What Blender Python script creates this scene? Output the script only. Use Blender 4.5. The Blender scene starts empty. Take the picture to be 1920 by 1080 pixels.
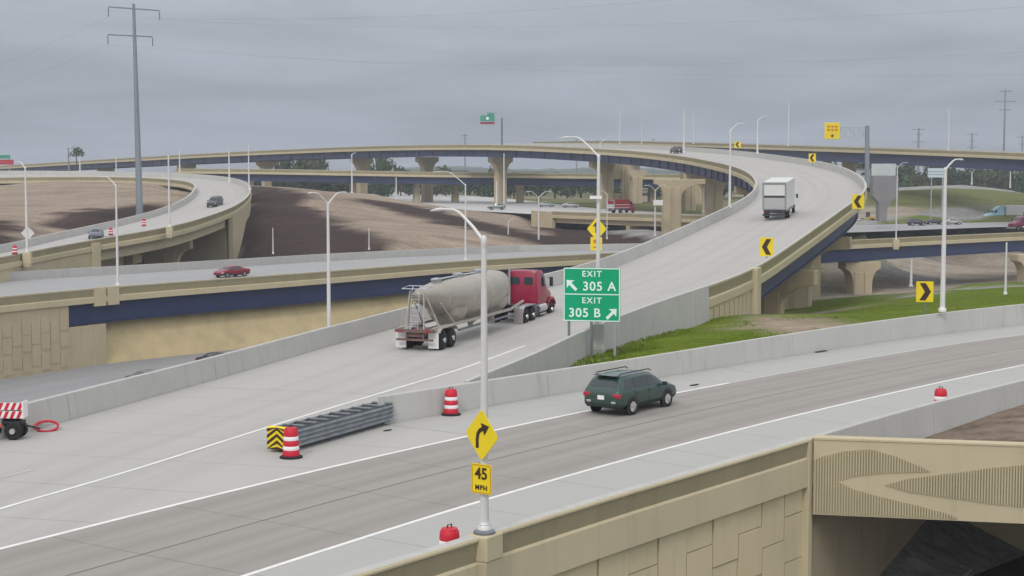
import bpy, bmesh, math, random
import numpy as np
from mathutils import Vector, Matrix
random.seed(7)
SC = bpy.context.scene
COL = SC.collection

# ------------------------------------------------------------------ camera
F = 2850.0                      # focal length in pixels of a 1920 px wide frame
CAMZ = 10.0
TILT = math.atan(220.0 / F)
cam_d = bpy.data.cameras.new('camera')
cam_d.sensor_width = 36.0
cam_d.lens = F / 1920.0 * 36.0
cam_d.clip_start = 0.5
cam_d.clip_end = 20000
cam = bpy.data.objects.new('camera', cam_d)
COL.objects.link(cam)
cam.location = (0, 0, CAMZ)
cam.rotation_euler = (math.pi / 2 - TILT, 0, 0)
SC.camera = cam

# ------------------------------------------------------------------ overcast sky
world = bpy.data.worlds.new('World')
SC.world = world
world.use_nodes = True
wt = world.node_tree
wt.nodes.clear()
def wn(t, **k):
    n = wt.nodes.new(t)
    for a, b in k.items(): setattr(n, a, b)
    return n
SUN_EL, SUN_AZ = math.radians(40), math.radians(200)
w_out = wn('ShaderNodeOutputWorld'); w_bg = wn('ShaderNodeBackground')
sky = wn('ShaderNodeTexSky'); sky.sky_type = 'NISHITA'; sky.sun_disc = False
sky.sun_elevation = SUN_EL; sky.sun_rotation = SUN_AZ; sky.air_density = 1.5; sky.dust_density = 3.0
w_bg.inputs['Strength'].default_value = 0.1
tc = wn('ShaderNodeTexCoord')
sep = wn('ShaderNodeSeparateXYZ'); wt.links.new(tc.outputs['Generated'], sep.inputs[0])
# cloud deck brightness rises from the horizon to the zenith, as under a real overcast
ramp = wn('ShaderNodeValToRGB'); wt.links.new(sep.outputs['Z'], ramp.inputs[0])
e = ramp.color_ramp.elements
e[0].position = 0.0; e[0].color = (3.35, 3.72, 4.35, 1)
e[1].position = 1.0; e[1].color = (10.5, 10.6, 10.8, 1)
for p, c in ((0.03, (3.2, 3.65, 4.30)), (0.07, (3.4, 3.85, 4.45)), (0.12, (4.1, 4.5, 5.15)), (0.28, (6.8, 7.2, 7.8)), (0.55, (9.6, 9.8, 10.2))):
    q = ramp.color_ramp.elements.new(p); q.color = (*c, 1)
# cloud streaks: noise projected on a high flat layer
mx = wn('ShaderNodeMath', operation='MAXIMUM'); mx.inputs[1].default_value = 0.0
wt.links.new(sep.outputs['Z'], mx.inputs[0])
ad = wn('ShaderNodeMath', operation='ADD'); ad.inputs[1].default_value = 0.10
wt.links.new(mx.outputs[0], ad.inputs[0])
dx = wn('ShaderNodeMath', operation='DIVIDE'); dy = wn('ShaderNodeMath', operation='DIVIDE')
wt.links.new(sep.outputs['X'], dx.inputs[0]); wt.links.new(ad.outputs[0], dx.inputs[1])
wt.links.new(sep.outputs['Y'], dy.inputs[0]); wt.links.new(ad.outputs[0], dy.inputs[1])
cb = wn('ShaderNodeCombineXYZ'); wt.links.new(dx.outputs[0], cb.inputs[0]); wt.links.new(dy.outputs[0], cb.inputs[1])
nz = wn('ShaderNodeTexNoise'); nz.inputs['Scale'].default_value = 0.70; nz.inputs['Detail'].default_value = 7
nz.inputs['Roughness'].default_value = 0.55; nz.inputs['Distortion'].default_value = 0.6
wt.links.new(cb.outputs[0], nz.inputs['Vector'])
mr = wn('ShaderNodeMapRange'); mr.inputs[1].default_value = 0.3; mr.inputs[2].default_value = 0.7
mr.inputs[3].default_value = 0.80; mr.inputs[4].default_value = 1.17
wt.links.new(nz.outputs[0], mr.inputs[0])
mul = wn('ShaderNodeVectorMath', operation='SCALE')
wt.links.new(ramp.outputs[0], mul.inputs[0]); wt.links.new(mr.outputs[0], mul.inputs['Scale'])
bk = wn('ShaderNodeMapRange'); bk.inputs[1].default_value = 0.2; bk.inputs[2].default_value = -1.0; bk.inputs[3].default_value = 1.0; bk.inputs[4].default_value = 1.45
wt.links.new(sep.outputs['Y'], bk.inputs[0])
mul2 = wn('ShaderNodeVectorMath', operation='SCALE'); wt.links.new(mul.outputs[0], mul2.inputs[0]); wt.links.new(bk.outputs[0], mul2.inputs['Scale']); mul = mul2
mixw = wn('ShaderNodeMixRGB'); mixw.inputs[0].default_value = 0.93
wt.links.new(sky.outputs[0], mixw.inputs[1]); wt.links.new(mul.outputs[0], mixw.inputs[2])
wt.links.new(mixw.outputs[0], w_bg.inputs[0]); wt.links.new(w_bg.outputs[0], w_out.inputs[0])

sun_d = bpy.data.lights.new('sun', 'SUN'); sun_d.energy = 0.95; sun_d.angle = math.radians(10); sun_d.color = (1, 0.97, 0.92)
sun = bpy.data.objects.new('sun', sun_d); COL.objects.link(sun)
sd = Vector((math.sin(SUN_AZ) * math.cos(SUN_EL), math.cos(SUN_AZ) * math.cos(SUN_EL), math.sin(SUN_EL)))
sun.rotation_euler = sd.to_track_quat('Z', 'Y').to_euler()
SC.view_settings.view_transform = 'Standard'; SC.view_settings.look = 'None'
SC.view_settings.exposure = 0.13; SC.view_settings.gamma = 1.0
SC.view_settings.use_curve_mapping = False

# ------------------------------------------------------------------ helpers
CT, ST = math.cos(TILT), math.sin(TILT)
def ray(px, py):
    a, b = (px - 960.0), (540.0 - py)
    return Vector((a, F * CT + b * ST, -F * ST + b * CT))
def PZ(px, py, z):              # the point at height z seen at pixel (px, py)
    r = ray(px, py); t = (z - CAMZ) / r.z
    return Vector((r.x * t, r.y * t, z))
def PD(px, py, d):              # the point at distance d (along y) seen at pixel (px, py)
    r = ray(px, py); t = d / r.y
    return Vector((r.x * t, d, CAMZ + r.z * t))

def link(o, parent=None):
    COL.objects.link(o)
    if parent is not None: o.parent = parent
    return o
def tag(o, label=None, cat=None, group=None, kind=None):
    if label: o['label'] = label
    if cat: o['category'] = cat
    if group: o['group'] = group
    if kind: o['kind'] = kind
    return o
def empty(name, loc=(0, 0, 0), rz=0.0, pitch=0.0):
    o = bpy.data.objects.new(name, None); COL.objects.link(o)
    o.empty_display_size = 0.3
    o.rotation_mode = 'XYZ'
    o.location = loc; o.rotation_euler = (0, -pitch, rz)
    return o
def thing(name, label, cat, loc=(0, 0, 0), rz=0.0, pitch=0.0, group=None):
    return tag(empty(name, loc, rz, pitch), label, cat, group)
def copy_tree(o, parent=None):
    c = o.copy(); COL.objects.link(c)
    if parent is not None: c.parent = parent
    for ch in list(o.children): copy_tree(ch, c)
    return c

class MB:
    """collects faces; build() links them as one mesh object"""
    def __init__(s): s.v = []; s.f = []; s.m = []; s.uv = {}
    def add(s, vs, fs, mi=0):
        b = len(s.v); s.v += [tuple(v) for v in vs]
        s.f += [tuple(b + i for i in f) for f in fs]; s.m += [mi] * len(fs)
        return b
    def box(s, c, size, rz=0.0, mi=0, taper=1.0, M=None):
        hx, hy, hz = size[0] / 2, size[1] / 2, size[2] / 2
        vs = []
        for z in (-hz, hz):
            k = taper if z > 0 else 1.0
            for x, y in ((-hx, -hy), (hx, -hy), (hx, hy), (-hx, hy)): vs.append(Vector((x * k, y * k, z)))
        R = M if M is not None else Matrix.Rotation(rz, 3, 'Z')
        vs = [R @ v + Vector(c) for v in vs]
        s.add(vs, [(3, 2, 1, 0), (4, 5, 6, 7), (0, 1, 5, 4), (1, 2, 6, 5), (2, 3, 7, 6), (3, 0, 4, 7)], mi)
        return s
    def bar(s, a, b, w, h, mi=0, up=Vector((0, 0, 1))):
        a = Vector(a); b = Vector(b); d = b - a; L = d.length
        if L < 1e-6: return s
        x = d / L; y = up.cross(x)
        if y.length < 1e-4: y = Vector((0, 1, 0)).cross(x)
        y.normalize(); z = x.cross(y)
        M = Matrix((x, y, z)).transposed()
        return s.box((a + b) / 2, (L, w, h), mi=mi, M=M)
    def tube(s, pts, rad, n=8, mi=0, cap=True):
        pts = [Vector(p) for p in pts]
        if not hasattr(rad, '__len__'): rad = [rad] * len(pts)
        t0 = (pts[1] - pts[0]).normalized()
        ref = Vector((0, 0, 1)) if abs(t0.z) < 0.9 else Vector((1, 0, 0))
        vs = []
        for i, p in enumerate(pts):
            t = (pts[min(i + 1, len(pts) - 1)] - pts[max(i - 1, 0)]).normalized()
            u = t.cross(ref).normalized(); w = t.cross(u)
            for k in range(n):
                a = 2 * math.pi * k / n
                vs.append(p + (u * math.cos(a) + w * math.sin(a)) * rad[i])
        fs = []
        for i in range(len(pts) - 1):
            for k in range(n):
                fs.append((i * n + k, i * n + (k + 1) % n, (i + 1) * n + (k + 1) % n, (i + 1) * n + k))
        if cap:
            fs.append(tuple(range(n - 1, -1, -1))); fs.append(tuple((len(pts) - 1) * n + k for k in range(n)))
        s.add(vs, fs, mi); return s
    def lathe(s, c, prof, n=20, mi=0, axis='Z'):
        vs = []; c = Vector(c)
        for r, h in prof:
            for k in range(n):
                a = 2 * math.pi * k / n
                p = Vector((r * math.cos(a), r * math.sin(a), h))
                if axis == 'Y': p = Vector((p.x, p.z, p.y))
                if axis == 'X': p = Vector((p.z, p.x, p.y))
                vs.append(c + p)
        fs = []
        for i in range(len(prof) - 1):
            for k in range(n):
                fs.append((i * n + k, i * n + (k + 1) % n, (i + 1) * n + (k + 1) % n, (i + 1) * n + k))
        fs.append(tuple(range(n - 1, -1, -1))); fs.append(tuple((len(prof) - 1) * n + k for k in range(n)))
        s.add(vs, fs, mi); return s
    def prism(s, poly, a, b, plane='XZ', mi=0, M=None, off=Vector((0, 0, 0))):
        """extrude a 2D outline between a and b along the missing axis"""
        n = len(poly); vs = []
        for t in (a, b):
            for p in poly:
                v = Vector((p[0], t, p[1])) if plane == 'XZ' else (Vector((t, p[0], p[1])) if plane == 'YZ' else Vector((p[0], p[1], t)))
                vs.append((M @ v if M is not None else v) + off)
        fs = [tuple(range(n - 1, -1, -1)), tuple(range(n, 2 * n))]
        for i in range(n): fs.append((i, (i + 1) % n, n + (i + 1) % n, n + i))
        s.add(vs, fs, mi); return s
    def sweep(s, path, prof, mi=None, cap=True, uv=False):
        """closed profile [(offset to the right, dz)] along a path; offsets may be a function of index"""
        fr = frames(path); n = len(prof); vs = []
        for p, nr in fr:
            for o, dz in prof: vs.append(p + nr * o + Vector((0, 0, dz)))
        b = len(s.v); s.v += [tuple(v) for v in vs]
        for i in range(len(path) - 1):
            for k in range(n):
                s.f.append((b + i * n + k, b + i * n + (k + 1) % n, b + (i + 1) * n + (k + 1) % n, b + (i + 1) * n + k))
                s.m.append(mi[k] if mi else 0)
        if cap:
            s.f.append(tuple(b + k for k in range(n - 1, -1, -1))); s.m.append(0)
            s.f.append(tuple(b + (len(path) - 1) * n + k for k in range(n))); s.m.append(0)
        return s
    def strip(s, A, B, mi=0, cols=1, ua=0.0, ub=None):
        """ruled sheet between two equally sampled paths, with a UV of metres across / along"""
        b = len(s.v); L = 0; n = len(A); prev = None
        for i in range(n):
            mid = (A[i] + B[i]) / 2
            if prev is not None: L += (mid - prev).length
            prev = mid; w = (A[i] - B[i]).length
            for c in range(cols + 1):
                t = c / cols; s.v.append(tuple(A[i].lerp(B[i], t)))
                s.uv[b + i * (cols + 1) + c] = (ua + t * (w if ub is None else ub - ua), L)
        for i in range(n - 1):
            for c in range(cols):
                q = b + i * (cols + 1) + c
                s.f.append((q, q + 1, q + cols + 2, q + cols + 1)); s.m.append(mi)
        return s
    def build(s, name, mats, parent=None, smooth=None, bevel=0.0, sub=0):
        me = bpy.data.meshes.new(name)
        me.from_pydata(s.v, [], s.f); me.update()
        if not isinstance(mats, (list, tuple)): mats = [mats]
        for m in mats: me.materials.append(m)
        if len(mats) > 1: me.polygons.foreach_set('material_index', s.m)
        if s.uv:
            ul = me.uv_layers.new(name='UVMap')
            for lp in me.loops: ul.data[lp.index].uv = s.uv.get(lp.vertex_index, (0, 0))
        bm = bmesh.new(); bm.from_mesh(me); bmesh.ops.recalc_face_normals(bm, faces=bm.faces)
        if s.uv:   # open sheets face up
            bm.normal_update()
            if sum(f.normal.z for f in bm.faces) < 0: bmesh.ops.reverse_faces(bm, faces=bm.faces)
        bm.to_mesh(me); bm.free()
        o = bpy.data.objects.new(name, me); link(o, parent)
        if bevel > 0:
            md = o.modifiers.new('bevel', 'BEVEL'); md.width = bevel; md.segments = 2; md.limit_method = 'ANGLE'; md.angle_limit = math.radians(40)
        if sub:
            md = o.modifiers.new('subsurf', 'SUBSURF'); md.levels = sub; md.render_levels = sub
        if smooth is not None:
            me.polygons.foreach_set('use_smooth', [True] * len(me.polygons))
            me.set_sharp_from_angle(angle=math.radians(smooth)) if hasattr(me, 'set_sharp_from_angle') else None
        return o

def frames(path):
    out = []
    for i, p in enumerate(path):
        t = path[min(i + 1, len(path) - 1)] - path[max(i - 1, 0)]
        t = Vector((t.x, t.y, 0)).normalized()
        out.append((p, Vector((t.y, -t.x, 0))))
    return out
def offs(path, o, dz=0.0):
    return [p + n * (o(i) if callable(o) else o) + Vector((0, 0, dz(i) if callable(dz) else dz)) for i, (p, n) in enumerate(frames(path))]
def spline(pts, step=2.0):
    """Catmull-Rom through the points, resampled to about `step` metres"""
    P = [Vector(p) for p in pts]
    P = [P[0] * 2 - P[1]] + P + [P[-1] * 2 - P[-2]]
    dense = []
    for i in range(1, len(P) - 2):
        a, b, c, d = P[i - 1], P[i], P[i + 1], P[i + 2]
        for k in range(24):
            t = k / 24
            dense.append(0.5 * ((2 * b) + (c - a) * t + (2 * a - 5 * b + 4 * c - d) * t * t + (3 * b - a - 3 * c + d) * t ** 3))
    dense.append(P[-2])
    # smooth, then resample
    L = [0.0]
    for i in range(1, len(dense)): L.append(L[-1] + (dense[i] - dense[i - 1]).length)
    n = max(2, int(L[-1] / step)); out = []; j = 0
    for k in range(n + 1):
        s = L[-1] * k / n
        while j < len(L) - 2 and L[j + 1] < s: j += 1
        u = (s - L[j]) / max(1e-9, L[j + 1] - L[j]); out.append(dense[j].lerp(dense[j + 1], u))
    return out
def resamp(path, n):
    L = [0.0]
    for i in range(1, len(path)): L.append(L[-1] + (path[i] - path[i - 1]).length)
    out = []; j = 0
    for k in range(n):
        s = L[-1] * k / (n - 1)
        while j < len(L) - 2 and L[j + 1] < s: j += 1
        out.append(path[j].lerp(path[j + 1], min(1, (s - L[j]) / max(1e-9, L[j + 1] - L[j]))))
    return out
def smooth_path(path, it=6):
    p = [v.copy() for v in path]
    for _ in range(it):
        p = [p[0]] + [(p[i - 1] + p[i] * 2 + p[i + 1]) / 4 for i in range(1, len(p) - 1)] + [p[-1]]
    return p
def nearest(path, q):
    return min(range(len(path)), key=lambda i: (path[i].x - q.x) ** 2 + (path[i].y - q.y) ** 2)
def sub(path, a, b): return path[a:b + 1]

# ------------------------------------------------------------------ materials
def mat(name, col, rough=0.8, metal=0.0, noise=0.0, nscale=1.0, bump=0.0, bscale=8.0, coat=0.0, spec=0.4, stretch=None, col2=None):
    m = bpy.data.materials.new(name); m.use_nodes = True
    nt = m.node_tree; b = nt.nodes['Principled BSDF']
    b.inputs['Roughness'].default_value = rough; b.inputs['Metallic'].default_value = metal
    b.inputs['Specular IOR Level'].default_value = spec
    b.inputs['Coat Weight'].default_value = coat
    b.inputs['Base Color'].default_value = (*col, 1)
    if noise > 0:
        tcn = nt.nodes.new('ShaderNodeTexCoord'); mp = nt.nodes.new('ShaderNodeMapping')
        nt.links.new(tcn.outputs['Object'], mp.inputs[0])
        if stretch: mp.inputs['Scale'].default_value = stretch
        n1 = nt.nodes.new('ShaderNodeTexNoise'); n1.inputs['Scale'].default_value = nscale; n1.inputs['Detail'].default_value = 8
        n1.inputs['Roughness'].default_value = 0.65
        nt.links.new(mp.outputs[0], n1.inputs['Vector'])
        rp = nt.nodes.new('ShaderNodeValToRGB')
        lo = col2 if col2 else tuple(c * (1 - noise) for c in col)
        hi = tuple(min(1, c * (1 + noise * 0.8)) for c in col)
        rp.color_ramp.elements[0].position = 0.3; rp.color_ramp.elements[0].color = (*lo, 1)
        rp.color_ramp.elements[1].position = 0.72; rp.color_ramp.elements[1].color = (*hi, 1)
        nt.links.new(n1.outputs[0], rp.inputs[0]); nt.links.new(rp.outputs[0], b.inputs['Base Color'])
    if bump > 0:
        tcn = nt.nodes.new('ShaderNodeTexCoord')
        n2 = nt.nodes.new('ShaderNodeTexNoise'); n2.inputs['Scale'].default_value = bscale; n2.inputs['Detail'].default_value = 6
        nt.links.new(tcn.outputs['Object'], n2.inputs['Vector'])
        bp = nt.nodes.new('ShaderNodeBump'); bp.inputs['Strength'].default_value = bump; bp.inputs['Distance'].default_value = 0.05
        nt.links.new(n2.outputs[0], bp.inputs['Height']); nt.links.new(bp.outputs[0], b.inputs['Normal'])
    return m

def road_mat(name, col, dark, lanes=(), joint=4.6, jw=0.035, streak=0.5, jdark=0.72):
    """concrete pavement: UV.x = metres across, UV.y = metres along. Wheel-polished tracks, sawn joints, stains."""
    m = bpy.data.materials.new(name); m.use_nodes = True
    nt = m.node_tree; L = nt.links; b = nt.nodes['Principled BSDF']
    b.inputs['Roughness'].default_value = 0.85; b.inputs['Specular IOR Level'].default_value = 0.3
    uv = nt.nodes.new('ShaderNodeUVMap'); sp = nt.nodes.new('ShaderNodeSeparateXYZ'); L.new(uv.outputs[0], sp.inputs[0])
    def M(op, a, bb=None, c=None):
        n = nt.nodes.new('ShaderNodeMath'); n.operation = op
        for i, x in enumerate((a, bb, c)):
            if x is None: continue
            if isinstance(x, (int, float)): n.inputs[i].default_value = x
            else: L.new(x, n.inputs[i])
        return n.outputs[0]
    # long streaks along the road
    mp = nt.nodes.new('ShaderNodeMapping'); L.new(uv.outputs[0], mp.inputs[0]); mp.inputs['Scale'].default_value = (1.0, 0.03, 1)
    n1 = nt.nodes.new('ShaderNodeTexNoise'); n1.inputs['Scale'].default_value = 0.9; n1.inputs['Detail'].default_value = 5; L.new(mp.outputs[0], n1.inputs['Vector'])
    n2 = nt.nodes.new('ShaderNodeTexNoise'); n2.inputs['Scale'].default_value = 0.22; n2.inputs['Detail'].default_value = 7; n2.inputs['Roughness'].default_value = 0.7; L.new(uv.outputs[0], n2.inputs['Vector'])
    n3 = nt.nodes.new('ShaderNodeTexNoise'); n3.inputs['Scale'].default_value = 9.0; n3.inputs['Detail'].default_value = 3; L.new(uv.outputs[0], n3.inputs['Vector'])
    f = M('MULTIPLY', M('SUBTRACT', n1.outputs[0], 0.5), streak)
    f = M('ADD', f, M('MULTIPLY', M('SUBTRACT', n2.outputs[0], 0.5), 0.5))
    f = M('ADD', f, M('MULTIPLY', M('SUBTRACT', n3.outputs[0], 0.5), 0.12))
    for c, w, k in lanes:        # wheel tracks: centre, half width, weight
        q = M('ABSOLUTE', M('SUBTRACT', sp.outputs[0], c)); q = M('DIVIDE', q, w); q = M('SUBTRACT', 1.0, q); q = M('MAXIMUM', q, 0.0)
        q = M('MULTIPLY', q, k); f = M('ADD', f, q)
    mpc = nt.nodes.new('ShaderNodeMapping'); L.new(uv.outputs[0], mpc.inputs[0]); mpc.inputs['Scale'].default_value = (1.0, 0.25, 1)
    n4 = nt.nodes.new('ShaderNodeTexNoise'); n4.inputs['Scale'].default_value = 1.3; n4.inputs['Detail'].default_value = 9; n4.inputs['Roughness'].default_value = .8; L.new(mpc.outputs[0], n4.inputs['Vector'])
    st = M('MULTIPLY', M('MAXIMUM', M('SUBTRACT', n4.outputs[0], 0.60), 0.0), 2.6); f = M('ADD', f, st)
    f = M('ADD', f, 0.36)
    mixn = nt.nodes.new('ShaderNodeMixRGB'); L.new(f, mixn.inputs[0]); mixn.inputs[0].default_value = 0.5; mixn.use_clamp = True
    cl = nt.nodes.new('ShaderNodeClamp'); L.new(f, cl.inputs[0]); L.new(cl.outputs[0], mixn.inputs[0])
    mixn.inputs[1].default_value = (*col, 1); mixn.inputs[2].default_value = (*dark, 1)
    # transverse sawn joints
    fr = M('FRACT', M('DIVIDE', sp.outputs[1], joint)); j = M('LESS_THAN', fr, jw / joint * 2)
    mj = nt.nodes.new('ShaderNodeMixRGB'); mj.blend_type = 'MULTIPLY'; L.new(M('MULTIPLY', j, 0.8), mj.inputs[0])
    L.new(mixn.outputs[0], mj.inputs[1]); mj.inputs[2].default_value = (jdark, jdark, jdark, 1)
    L.new(mj.outputs[0], b.inputs['Base Color'])
    bp = nt.nodes.new('ShaderNodeBump'); bp.inputs['Strength'].default_value = 0.15; bp.inputs['Distance'].default_value = 0.02
    L.new(n3.outputs[0], bp.inputs['Height']); L.new(bp.outputs[0], b.inputs['Normal'])
    return m

def conc(name, col, noise=0.12, streaky=0.25, dirt=(0.16, 0.15, 0.13)):
    """cast concrete with vertical rain streaks and soft blotches"""
    m = mat(name, col, rough=0.88, noise=noise, nscale=0.35, bump=0.12, bscale=14, spec=0.25)
    nt = m.node_tree; b = nt.nodes['Principled BSDF']; src = b.inputs['Base Color'].links[0].from_socket
    tcn = nt.nodes.new('ShaderNodeTexCoord'); mp = nt.nodes.new('ShaderNodeMapping'); nt.links.new(tcn.outputs['Object'], mp.inputs[0])
    mp.inputs['Scale'].default_value = (2.2, 2.2, 0.18)
    n = nt.nodes.new('ShaderNodeTexNoise'); n.inputs['Scale'].default_value = 1.0; n.inputs['Detail'].default_value = 6; nt.links.new(mp.outputs[0], n.inputs['Vector'])
    mr = nt.nodes.new('ShaderNodeMapRange'); mr.inputs[1].default_value = 0.55; mr.inputs[2].default_value = 0.8; mr.inputs[3].default_value = 0; mr.inputs[4].default_value = streaky
    nt.links.new(n.outputs[0], mr.inputs[0])
    mx = nt.nodes.new('ShaderNodeMixRGB'); nt.links.new(mr.outputs[0], mx.inputs[0]); nt.links.new(src, mx.inputs[1]); mx.inputs[2].default_value = (*dirt, 1)
    nt.links.new(mx.outputs[0], b.inputs['Base Color'])
    return m

GREYC = conc('grey_concrete', (0.46, 0.45, 0.425), 0.08, 0.25)
BEIGE = conc('beige_concrete', (0.50, 0.43, 0.285), 0.07, 0.22, (0.2, 0.17, 0.1))
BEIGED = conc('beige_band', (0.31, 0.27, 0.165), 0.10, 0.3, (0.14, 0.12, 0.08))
TANC = conc('tan_concrete', (0.46, 0.38, 0.255), 0.10, 0.3, (0.17, 0.14, 0.1))
BLUE = mat('blue_steel', (0.026, 0.040, 0.105), rough=0.5, noise=0.15, nscale=0.5, spec=0.4)
BLUEF = mat('blue_steel_hazed', (0.045, 0.055, 0.115), rough=0.55, noise=0.2, nscale=0.3)  # paler, greyer blue: distance haze put into the girder colour
GALV = mat('galvanised', (0.42, 0.44, 0.46), rough=0.45, metal=0.6, noise=0.15, nscale=3)
GALVD = mat('galvanised_dark', (0.20, 0.22, 0.24), rough=0.5, metal=0.5, noise=0.2, nscale=3)
POLEW = mat('pale_aluminium', (0.66, 0.64, 0.62), rough=0.45, metal=0.15, noise=0.06, nscale=2)
PYLON = mat('pylon_steel', (0.25, 0.27, 0.30), rough=0.6, metal=0.3, noise=0.12, nscale=0.3)
WHITEP = mat('white_road_paint', (0.74, 0.73, 0.70), rough=0.7, noise=0.14, nscale=1.5, spec=0.3)
FADEP = mat('faded_road_paint', (0.50, 0.49, 0.46), rough=0.7, noise=0.2, nscale=1.5)
SIGNG = mat('sign_green', (0.002, 0.34, 0.155), rough=0.6, spec=.2, noise=0.05, nscale=1)
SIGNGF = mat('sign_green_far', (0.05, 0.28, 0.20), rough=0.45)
SIGNW = mat('sign_white', (0.72, 0.86, 0.80), rough=0.45)
SIGNY = mat('sign_yellow', (0.80, 0.60, 0.010), rough=0.45, noise=0.05, nscale=1)
SIGNK = mat('sign_brown_black', (0.045, 0.018, 0.010), rough=0.5)
SIGNO = mat('sign_orange', (0.55, 0.18, 0.02), rough=0.5)
RED = mat('reflective_red', (0.55, 0.014, 0.035), rough=0.5, noise=0.1, nscale=4)
CUSH = mat('cushion_steel', (0.25, 0.27, 0.29), rough=0.45, metal=0.5, noise=0.3, nscale=2.5)
WHITE = mat('reflective_white', (0.78, 0.74, 0.74), rough=0.5)
RUBBER = mat('rubber', (0.018, 0.018, 0.018), rough=0.85, noise=0.3, nscale=12)
BLACK = mat('black_plastic', (0.025, 0.025, 0.027), rough=0.55)
GLASS = mat('dark_glass', (0.020, 0.030, 0.034), rough=0.08, spec=0.8)
CHROME = mat('chrome', (0.62, 0.62, 0.62), rough=0.25, metal=0.9)
RIM = mat('alloy_rim', (0.55, 0.54, 0.53), rough=0.35, metal=0.5)
LAMPR = mat('tail_lamp_red', (0.38, 0.008, 0.025), rough=0.2, coat=0.6)
LAMPW = mat('head_lamp', (0.7, 0.7, 0.7), rough=0.15, coat=0.5)
ROADR1 = road_mat('worn_lane_concrete', (0.335, 0.311, 0.283), (0.235, 0.218, 0.198), lanes=((0.9, .6, .34), (2.7, .6, .34), (1.8, .25, .2), (4.6, .6, .34), (6.4, .6, .34), (5.5, .25, .2)), streak=1.0)
ROADSH = road_mat('shoulder_concrete', (0.42, 0.41, 0.39), (0.345, 0.34, 0.325), streak=0.7)
RIBM = conc('ribbed_beige', (0.36, 0.31, 0.195), 0.08, 0.2, (0.2, 0.17, 0.1))
ROADR2 = road_mat('pale_ramp_concrete', (0.435, 0.42, 0.395), (0.355, 0.34, 0.32), lanes=((4.2, .6, .30), (6.0, .6, .30), (5.1, .25, .18), (8.0, .6, .30), (9.8, .6, .30), (8.9, .25, .18)), streak=0.8)
ROADD = road_mat('grey_deck', (0.36, 0.355, 0.35), (0.26, 0.26, 0.26), streak=0.9)
ROADLOW = road_mat('lower_road_asphalt', (0.30, 0.30, 0.30), (0.20, 0.20, 0.205), streak=1.0)

# ================================================================== ROAD ALIGNMENTS
# R1: the two-lane road in front; reference path = its right edge line, z = 0
r1c = [PZ(x, y, 0) for x, y in ((470, 1077), (590, 1036), (720, 995), (907, 936), (1060, 893), (1200, 854), (1440, 791), (1680, 735), (1920, 684))]
a0 = (r1c[0] - r1c[2]).normalized()
t1 = (r1c[-1] - r1c[-2]).normalized()
r1c = [r1c[0] + a0 * 36 + Vector((-2.0, 0, 0)), r1c[0] + a0 * 18 + Vector((-0.5, 0, 0))] + r1c + [r1c[-1] + t1 * 16 + Vector((0.9, -0.9, 0)), r1c[-1] + t1 * 38 + Vector((5, -5, 0)), r1c[-1] + t1 * 70 + Vector((17, -17, 0))]
R1 = smooth_path(spline(r1c, 2.0), 10)
# R2: the ramp that climbs and swings left: reference = left edge at the foot of its left barrier
BH = 1.07
r2c = [PZ(-900, 1012, BH), PZ(-420, 880, BH), PZ(-180, 818, BH)] + [PZ(x, y, BH) for x, y in ((40, 757), (255, 709), (480, 652), (760, 578))]
r2c += [PD(x, y, d) for x, y, d in ((1037, 512, 118), (1100, 497, 127), (1160, 478, 137), (1250, 441, 150), (1330, 405, 166), (1400, 372, 188), (1423, 347, 214),
        (1412, 326, 240), (1380, 312, 266), (1330, 301, 300), (1270, 291, 335), (1180, 282, 375), (1050, 275, 415), (905, 271, 450), (700, 274, 500), (480, 283, 565), (240, 296, 650), (0, 311, 760), (-260, 326, 900))]
r2c = [p - Vector((0, 0, BH)) for p in r2c]
R2L = spline(r2c, 2.5)
zz = [p.z for p in R2L]
R2L = smooth_path(R2L, 25)
i_g = nearest(R2L, PZ(760, 578, BH))          # abreast of the sign
def bank2(i):
    t = min(1, max(0, (i - i_g - 6) / 26.0)); k = 1 - min(1, max(0, (i - i_g - 120) / 60.0))
    return 0.95 * t * t * (3 - 2 * t) * k
R2W = 14.0
R2R = offs(R2L, R2W, bank2)
for p in R2L[:i_g - 4]: p.z = 0.0
for p in R2R[:i_g - 4]: p.z = 0.0
# R3: wide road crossing on the middle level (near edge, left to right)
r3c = [PZ(x, y, -2.2) for x, y in ((-260, 581), (0, 555), (225, 535), (480, 517), (700, 501), (900, 486), (1175, 472))] + \
      [PZ(x, y, -2.0) for x, y in ((1400, 459), (1650, 447), (1920, 435), (2150, 427))]
R3 = smooth_path(spline([p - Vector((0, 0, BH)) for p in r3c], 2.5), 16)
i3m = nearest(R3, PZ(1175, 472, -2.2))
def w3(i):
    t = i / i3m
    return -(29.0 - 3.5 * min(1, t) - min(11, max(0, (t - 1.0)) * 70))
R3F = offs(R3, w3)
# R5: loop ramp at the left (outer edge)
r5c = [PZ(-330, 530, -1.0), PZ(-150, 506, -0.8), PZ(0, 481, -0.2), PZ(144, 453, 0.6), PZ(240, 438, 1.5), PZ(325, 423, 2.3), PZ(375, 408, 3.0), PZ(425, 391, 3.9), PZ(455, 374, 5.0)] + \
      [PD(x, y, d) for x, y, d in ((467, 357, 285), (462, 344, 315), (440, 335, 343), (400, 329, 366), (330, 324.5, 384), (200, 321, 396), (60, 320, 402), (-120, 320, 405))]
R5 = smooth_path(spline([p - Vector((0, 0, BH)) for p in r5c], 2.5), 14)
R5I = spline([PD(x, y, d) - Vector((0, 0, BH)) for x, y, d in ((-330, 500, 172), (-150, 481, 178), (0, 460, 203), (120, 434, 228), (250, 406, 256), (325, 384, 274), (356, 368, 284), (369, 350, 300), (356, 341, 328), (325, 336.5, 352),
        (270, 333, 370), (200, 331.5, 382), (60, 332, 388), (-120, 334, 390))], 2.5)
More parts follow.
